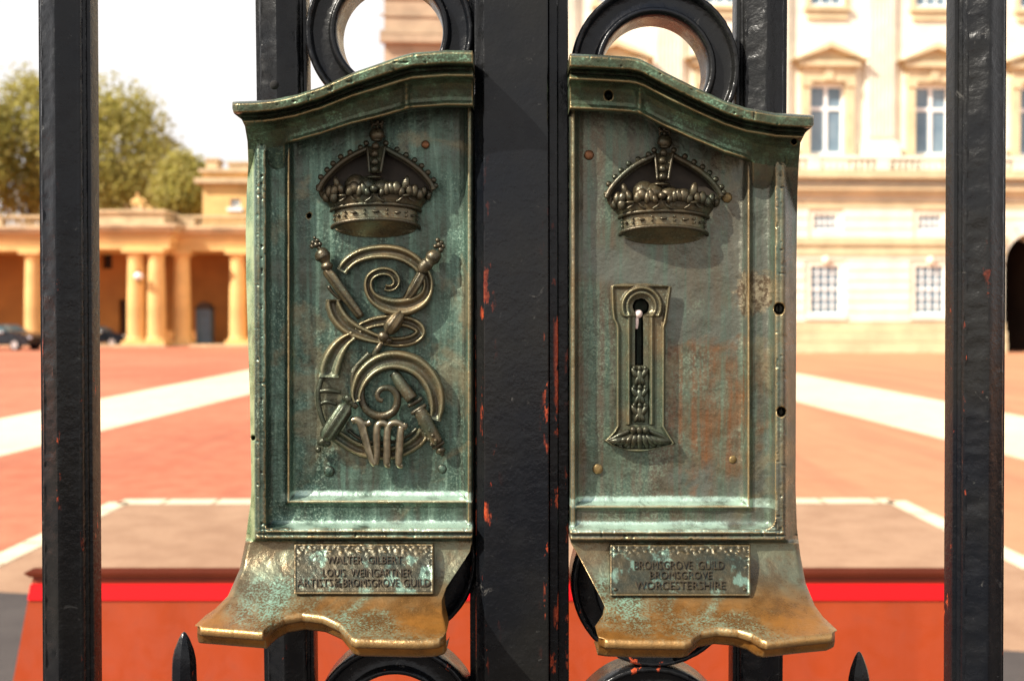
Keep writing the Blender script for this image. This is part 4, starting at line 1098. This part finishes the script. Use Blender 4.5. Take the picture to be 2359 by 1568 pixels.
# lantern on a column
b_root = empty('wall_lantern', at(319, 640, CD-PJ-1.0), 'small white globe lantern fixed to a colonnade column', 'lantern')
b = MB(); b.ball((0,0,.12), (.30,.30,.26), 14, 8); b.build('globe', M['sash'], b_root); b = MB(); b.lathe([(.16,.36),(.06,.46),(.02,.6)], 0, 0, 10); b.build('lid', M['dark'], b_root); b = MB()
0 and b.build('globe', M['sash'], b_root)
b = MB(); b.tube([(0,0,-.1),(0,0,-.28),(0,.45,-.34)], .05, 8, 1); b.lathe([(.16,-.16),(.20,-.12),(.10,-.05)], 0, 0, 10); b.build('bracket', M['dark'], b_root)

# sentry box
M['sentry'] = plain('blue grey paint', (.075, .115, .15), .6, .15, 2)
sb = empty('sentry_box', (at(473, 790, 71.2).x, 71.2, .16), 'blue grey sentry box with a pointed roof between two colonnade columns', 'sentry box')
hwid = (at(490, 750, 71.2).x - at(457, 750, 71.2).x)/2; Hs = cz(712, 71.2)-.16
b = MB(); b.box(-hwid, -hwid+.12, -.5, .5, 0, Hs); b.box(hwid-.12, hwid, -.5, .5, 0, Hs); b.box(-hwid+.12, hwid-.12, .4, .5, 0, Hs); b.box(-hwid+.12, hwid-.12, -.5, -.42, Hs-.35, Hs); b.box(-hwid+.12, hwid-.12, -.36, -.30, .05, Hs-.36)
b.build('body', M['sentry'], sb, False)
b = MB(); b.prism([(-hwid-.12, Hs+.002), (hwid+.12, Hs+.002), (hwid*.5, Hs+.40), (0, Hs+.52), (-hwid*.5, Hs+.40)], -.62, .6); b.build('roof', M['dark'], sb, False)

# statue on the parapet
st_scale = .55
st = empty('statue', (at(322, 491, CD).x, CD-.3, cz(491)+.01), 'ochre stone seated figure on the colonnade parapet under the trees', 'statue')
st.scale = (st_scale,)*3
b = MB(); b.box(-2.2, 2.0, -.45, .5, 0, .35); b.box(-.55, .65, -.4, .45, .351, .8); b.build('pedestal', M['ochre_pale'], st, False)
b = MB()
b.ball((0,0,1.35), (.50,.36,.62), 14, 9); b.ball((-.05,-.05,2.25), (.20,.22,.26), 12, 8); b.tube([(-.03,0,1.8),(-.05,-.02,2.1)], [.16,.12], 10, 2)
b.tube([(-.42,0,1.72),(-.75,-.15,1.35),(-.62,-.35,1.0)], [.15,.12,.09], 8, 4); b.tube([(.42,0,1.72),(.85,-.1,1.5),(1.05,-.2,1.1)], [.15,.12,.09], 8, 4)
b.tube([(-.2,-.1,1.0),(-.35,-.5,.95),(-.38,-.55,.80)], [.24,.2,.14], 8, 4); b.tube([(.2,-.1,1.0),(.5,-.45,.95),(.95,-.5,.75)], [.24,.2,.14], 8, 4)
b.tube([(1.05,.1,.35),(1.3,.05,.6),(1.7,0,.45)], [.3,.35,.15], 8, 4); b.build('figure', M['ochre'], st)

# houses behind the colonnade
def house(x0, x1, ybase, ytop, d, m, label, wins, chim=()):
    r = empty('house', (at((x0+x1)/2, 750, d).x, d, 0), label, 'house')
    ux = lambda x: at(x, 750, d).x - r.location.x; hz = lambda y: at(CX, y, d).z
    b = MB(); hl = [(ux(a), ux(c), hz(e), hz(f)) for a, c, e, f in wins]
    holes_wall(b, ux(x0), ux(x1), 0, hz(ytop), hl, .3)
    b.add([(ux(x0),0,0),(ux(x0),9,0),(ux(x0),9,hz(ytop)),(ux(x0),0,hz(ytop))], [(0,1,2,3)]); b.add([(ux(x1),0,0),(ux(x1),9,0),(ux(x1),9,hz(ytop)),(ux(x1),0,hz(ytop))], [(0,3,2,1)])
    b.add([(ux(x0),0,hz(ytop)),(ux(x1),0,hz(ytop)),(ux(x1),9,hz(ytop)),(ux(x0),9,hz(ytop))], [(0,1,2,3)])
    b.build('wall', m, r, False)
    for a, c, e, f in hl:
        b = MB(); b.box(a, c, .2, .26, e, e+.1); b.box(a, c, .2, .26, f-.08, f); b.box(a, a+.08, .2, .26, e+.1, f-.08); b.box(c-.08, c, .2, .26, e+.1, f-.08); b.box(a+.08, c-.08, .2, .26, (e+f)/2-.05, (e+f)/2+.05)
        o = b.build('window', M['sash'], r, False); b = MB(); b.add([(a,.28,e),(c,.28,e),(c,.28,f),(a,.28,f)], [(0,1,2,3)]); b.build('pane', M['glass'], o, False)
        b = MB(); b.box(a-.2, c+.2, -.15, -.002, e-.3, e-.02); b.build('sill', M['sash'], r, False)
    b = MB(); hh = hz(ytop); b.box(ux(x0)-.5, ux(x1)+.5, -.6, 9, hh-.9, hh-.5); b.box(ux(x0)-.25, ux(x1)+.25, -.3, 9, hh+.002, hh+.3)
    b.build('cornice', M['ochre_pale'], r, False)
    for a, c, e in chim:
        b = MB(); zc = hz(e); b.box(ux(a), ux(c), 1.0, 2.6, hh+.31, zc); b.box(ux(a)-.12, ux(c)+.12, .88, 2.72, zc+.002, zc+.22); b.build('chimney', M['ochre_pale'], r, False)
house(468, 640, 600, 398, 82, M['ochre'], 'orange stone house behind the colonnade with one sash window and low chimneys', [(531, 555, 478, 457)], [(468, 494, 366), (520, 640, 374)])
house(216, 292, 600, 424, 96, M['ochre_pale'], 'pale brown house half hidden behind the trees', [(236, 248, 470, 445)], [(228, 246, 404)])

# ------------------------------------------------------------------ cars
M['car'] = gloss('black car paint', (.010, .012, .016), .12)
M['tyre'] = plain('tyre rubber', (.012, .012, .012), .8, .2)
M['chrome'] = plain('bright wheel rim', (.72, .72, .70), .25, .05, 10, .8)
M['lamp'] = plain('headlight glass', (.82, .85, .90), .15, .05)
M['cglass'] = (lambda g: (g.P(Base_Color=(.05, .10, .11), Roughness=.05), g.m)[1])(G('car glass'))
def car(loc, label, rz=0, s=1.0):
    r = empty('parked_car', loc, label, 'car', rz=rz); r.scale = (s, s, s)
    side = [(-2.25,.35),(-2.28,.75),(-2.10,.98),(-1.55,1.02),(-1.05,1.40),(-.6,1.47),(.25,1.45),(.95,1.05),(1.0,1.03),(1.85,.92),(2.22,.75),(2.30,.45),(2.2,.28),(1.85,.26)]
    for wx in (1.42, -1.42):
        pts = [(wx+.36*math.cos(math.pi*i/8), .30+.36*math.sin(math.pi*i/8)) for i in range(9)]; side += pts + ([(-.9,.24)] if wx > 0 else [])
    def bodyw(z): return .86 if z < 1.0 else .86-.35*(z-1.0)
    b = MB(); n = len(side)
    b.add([(x, -bodyw(z), z) for x, z in side] + [(x, bodyw(z), z) for x, z in side], [tuple(range(n))[::-1], tuple(range(n, 2*n))] + [(i, (i+1) % n, (i+1) % n+n, i+n) for i in range(n)])
    b.build('body', M['car'], r, False)
    for sy in (-1, 1):
        b = MB(); g_ = [(-1.45,1.04),(-1.0,1.36),(-.55,1.42),(.22,1.40),(.82,1.06)]
        b.add([(x, sy*(bodyw(z)+.006), z) for x, z in g_], [tuple(range(5)) if sy > 0 else tuple(range(5))[::-1]]); b.build('window', M['cglass'], r, False)
    b = MB(); b.add([(.28,-.68,1.443),(.28,.68,1.443),(.93,.80,1.073),(.93,-.80,1.073)], [(0,3,2,1)]); b.build('windscreen', M['cglass'], r, False)
    for sx in (1.42, -1.42):
        for sy in (-1, 1):
            b = MB(); b.tube([(sx, sy*.62, .31), (sx, sy*.87, .31)], .31, 24, 1); w_ = b.build('wheel', M['tyre'], r, False)
            b = MB(); b.tube([(sx, sy*.80, .31), (sx, sy*.885, .31)], .21, 20, 1); b.build('rim', M['chrome'], w_, False)
    for sy in (-1, 1):
        b = MB(); b.ball((2.13, sy*.62, .70), (.16, .20, .10), 12, 8); b.build('headlight', M['lamp'], r)
        b = MB(); b.ball((.70, sy*.99, 1.02), (.10, .12, .09), 10, 6); b.build('mirror', M['chrome'], r)
p = on_ground(10, 806); car((p.x, p.y, 0), 'black saloon car parked at the left edge of the forecourt', math.radians(-14), 1.05)
p = on_ground(205, 799); car((p.x, p.y+1.2, 0), 'dark car standing in front of the colonnade beside the left gate bar', 0, 1.0)

# ------------------------------------------------------------------ trees
def leaf_mat():
    g = G('spring leaves'); oi = g.t.nodes.new('ShaderNodeObjectInfo')
    f = g.math('ADD', g.math('MULTIPLY', g.noise(.35, 3), .6), g.math('MULTIPLY', g.noise(4, 2), .4))
    g.P(Base_Color=g.mix(g.rng(f, .38, .62), (.30, .275, .060), (.52, .445, .130)), Roughness=.7)
    tr = g.t.nodes.new('ShaderNodeBsdfTranslucent'); tr.inputs[0].default_value = (.40, .36, .09, 1)
    mx = g.t.nodes.new('ShaderNodeMixShader'); mx.inputs[0].default_value = .55
    g.t.links.new(g.p.outputs[0], mx.inputs[1]); g.t.links.new(tr.outputs[0], mx.inputs[2]); g.t.links.new(mx.outputs[0], g.out.inputs[0])
    return g.m
M['leaf'] = leaf_mat(); M['bark'] = plain('plane tree bark', (.12, .085, .05), .9, .3, 2)
def tree(xc, ytop, ybot, wpx, d, label, seed, n=9000):
    rnd = random.Random(seed); top = at(xc, ytop, d); zb = at(xc, ybot, d).z; cx = top.x
    r = empty('plane_tree', (cx, d, 0), label, 'tree', 'plane trees behind the colonnade')
    hw = wpx/2/F*d; hh = (top.z-zb)/2; zc = (top.z+zb)/2
    b = MB(); tips = []
    b.tube([(0,0,0),(.15,0,zb*.5),(-.1,.1,zb),(0,0,zc)], [.55,.45,.38,.2], 10, 4)
    clumps = []
    for i in range(70):
        while True:
            q = Vector((rnd.uniform(-1,1), rnd.uniform(-1,1), rnd.uniform(-1,1)))
            if .35 < q.length < 1: break
        q = q.normalized()*(q.length**.6)
        wz = 1 - .25*max(0, q.z)
        c = Vector((q.x*hw*.86*wz, q.y*hw*.8*wz, zc + q.z*hh*.88 - zb*0))
        clumps.append((c, rnd.uniform(.20, .40)*min(hw, hh*1.1)))
        if i % 2 == 0:
            s_ = Vector((0, 0, zb + (zc-zb)*rnd.uniform(0, .9))); m_ = s_.lerp(c, .55) + Vector((0, 0, -.3))
            b.tube([s_, m_, c], [.16, .09, .03], 6, 4)
    b.build('trunk', M['bark'], r)
    vs = []; fs = []
    for i in range(n):
        c, rr = clumps[rnd.randrange(len(clumps))]
        v = Vector((rnd.gauss(0,1), rnd.gauss(0,1), rnd.gauss(0,1))).normalized()*rr*(rnd.random()**.45)
        v.z *= 1.15
        if i % 5 < 2:
            q = Vector((rnd.gauss(0,1), rnd.gauss(0,1), rnd.gauss(0,1))).normalized()*rnd.uniform(.35, 1.14); v = Vector((0, 0, 0)); c = Vector((q.x*hw*(1-.2*max(0, q.z)), q.y*hw*.85, zc+q.z*hh))
        p = c + v; s_ = rnd.uniform(.09, .20)
        nrm = Vector((rnd.gauss(0,1), rnd.gauss(0,1), rnd.gauss(0,.8))).normalized(); t1 = nrm.orthogonal().normalized(); t2 = nrm.cross(t1)
        o = len(vs); L = rnd.uniform(1, 1.8)
        vs += [tuple(p + t1*s_*L), tuple(p + t2*s_), tuple(p - t1*s_*L), tuple(p - t2*s_)]; fs.append((o, o+1, o+2, o+3))
    mesh_obj('crown', vs, fs, M['leaf'], r, False)
tree(-70, 190, 520, 230, 92, 'yellow green plane tree at the far left edge behind the parked black car', 1)
tree(70, 168, 520, 260, 96, 'tall yellow green plane tree behind the left gate bar', 2, 11000)
tree(262, 190, 510, 290, 90, 'broad spring leafed plane tree right of the left gate bar', 3, 12000)
tree(424, 352, 520, 150, 86, 'low spreading plane tree beside the orange house', 4, 7000)
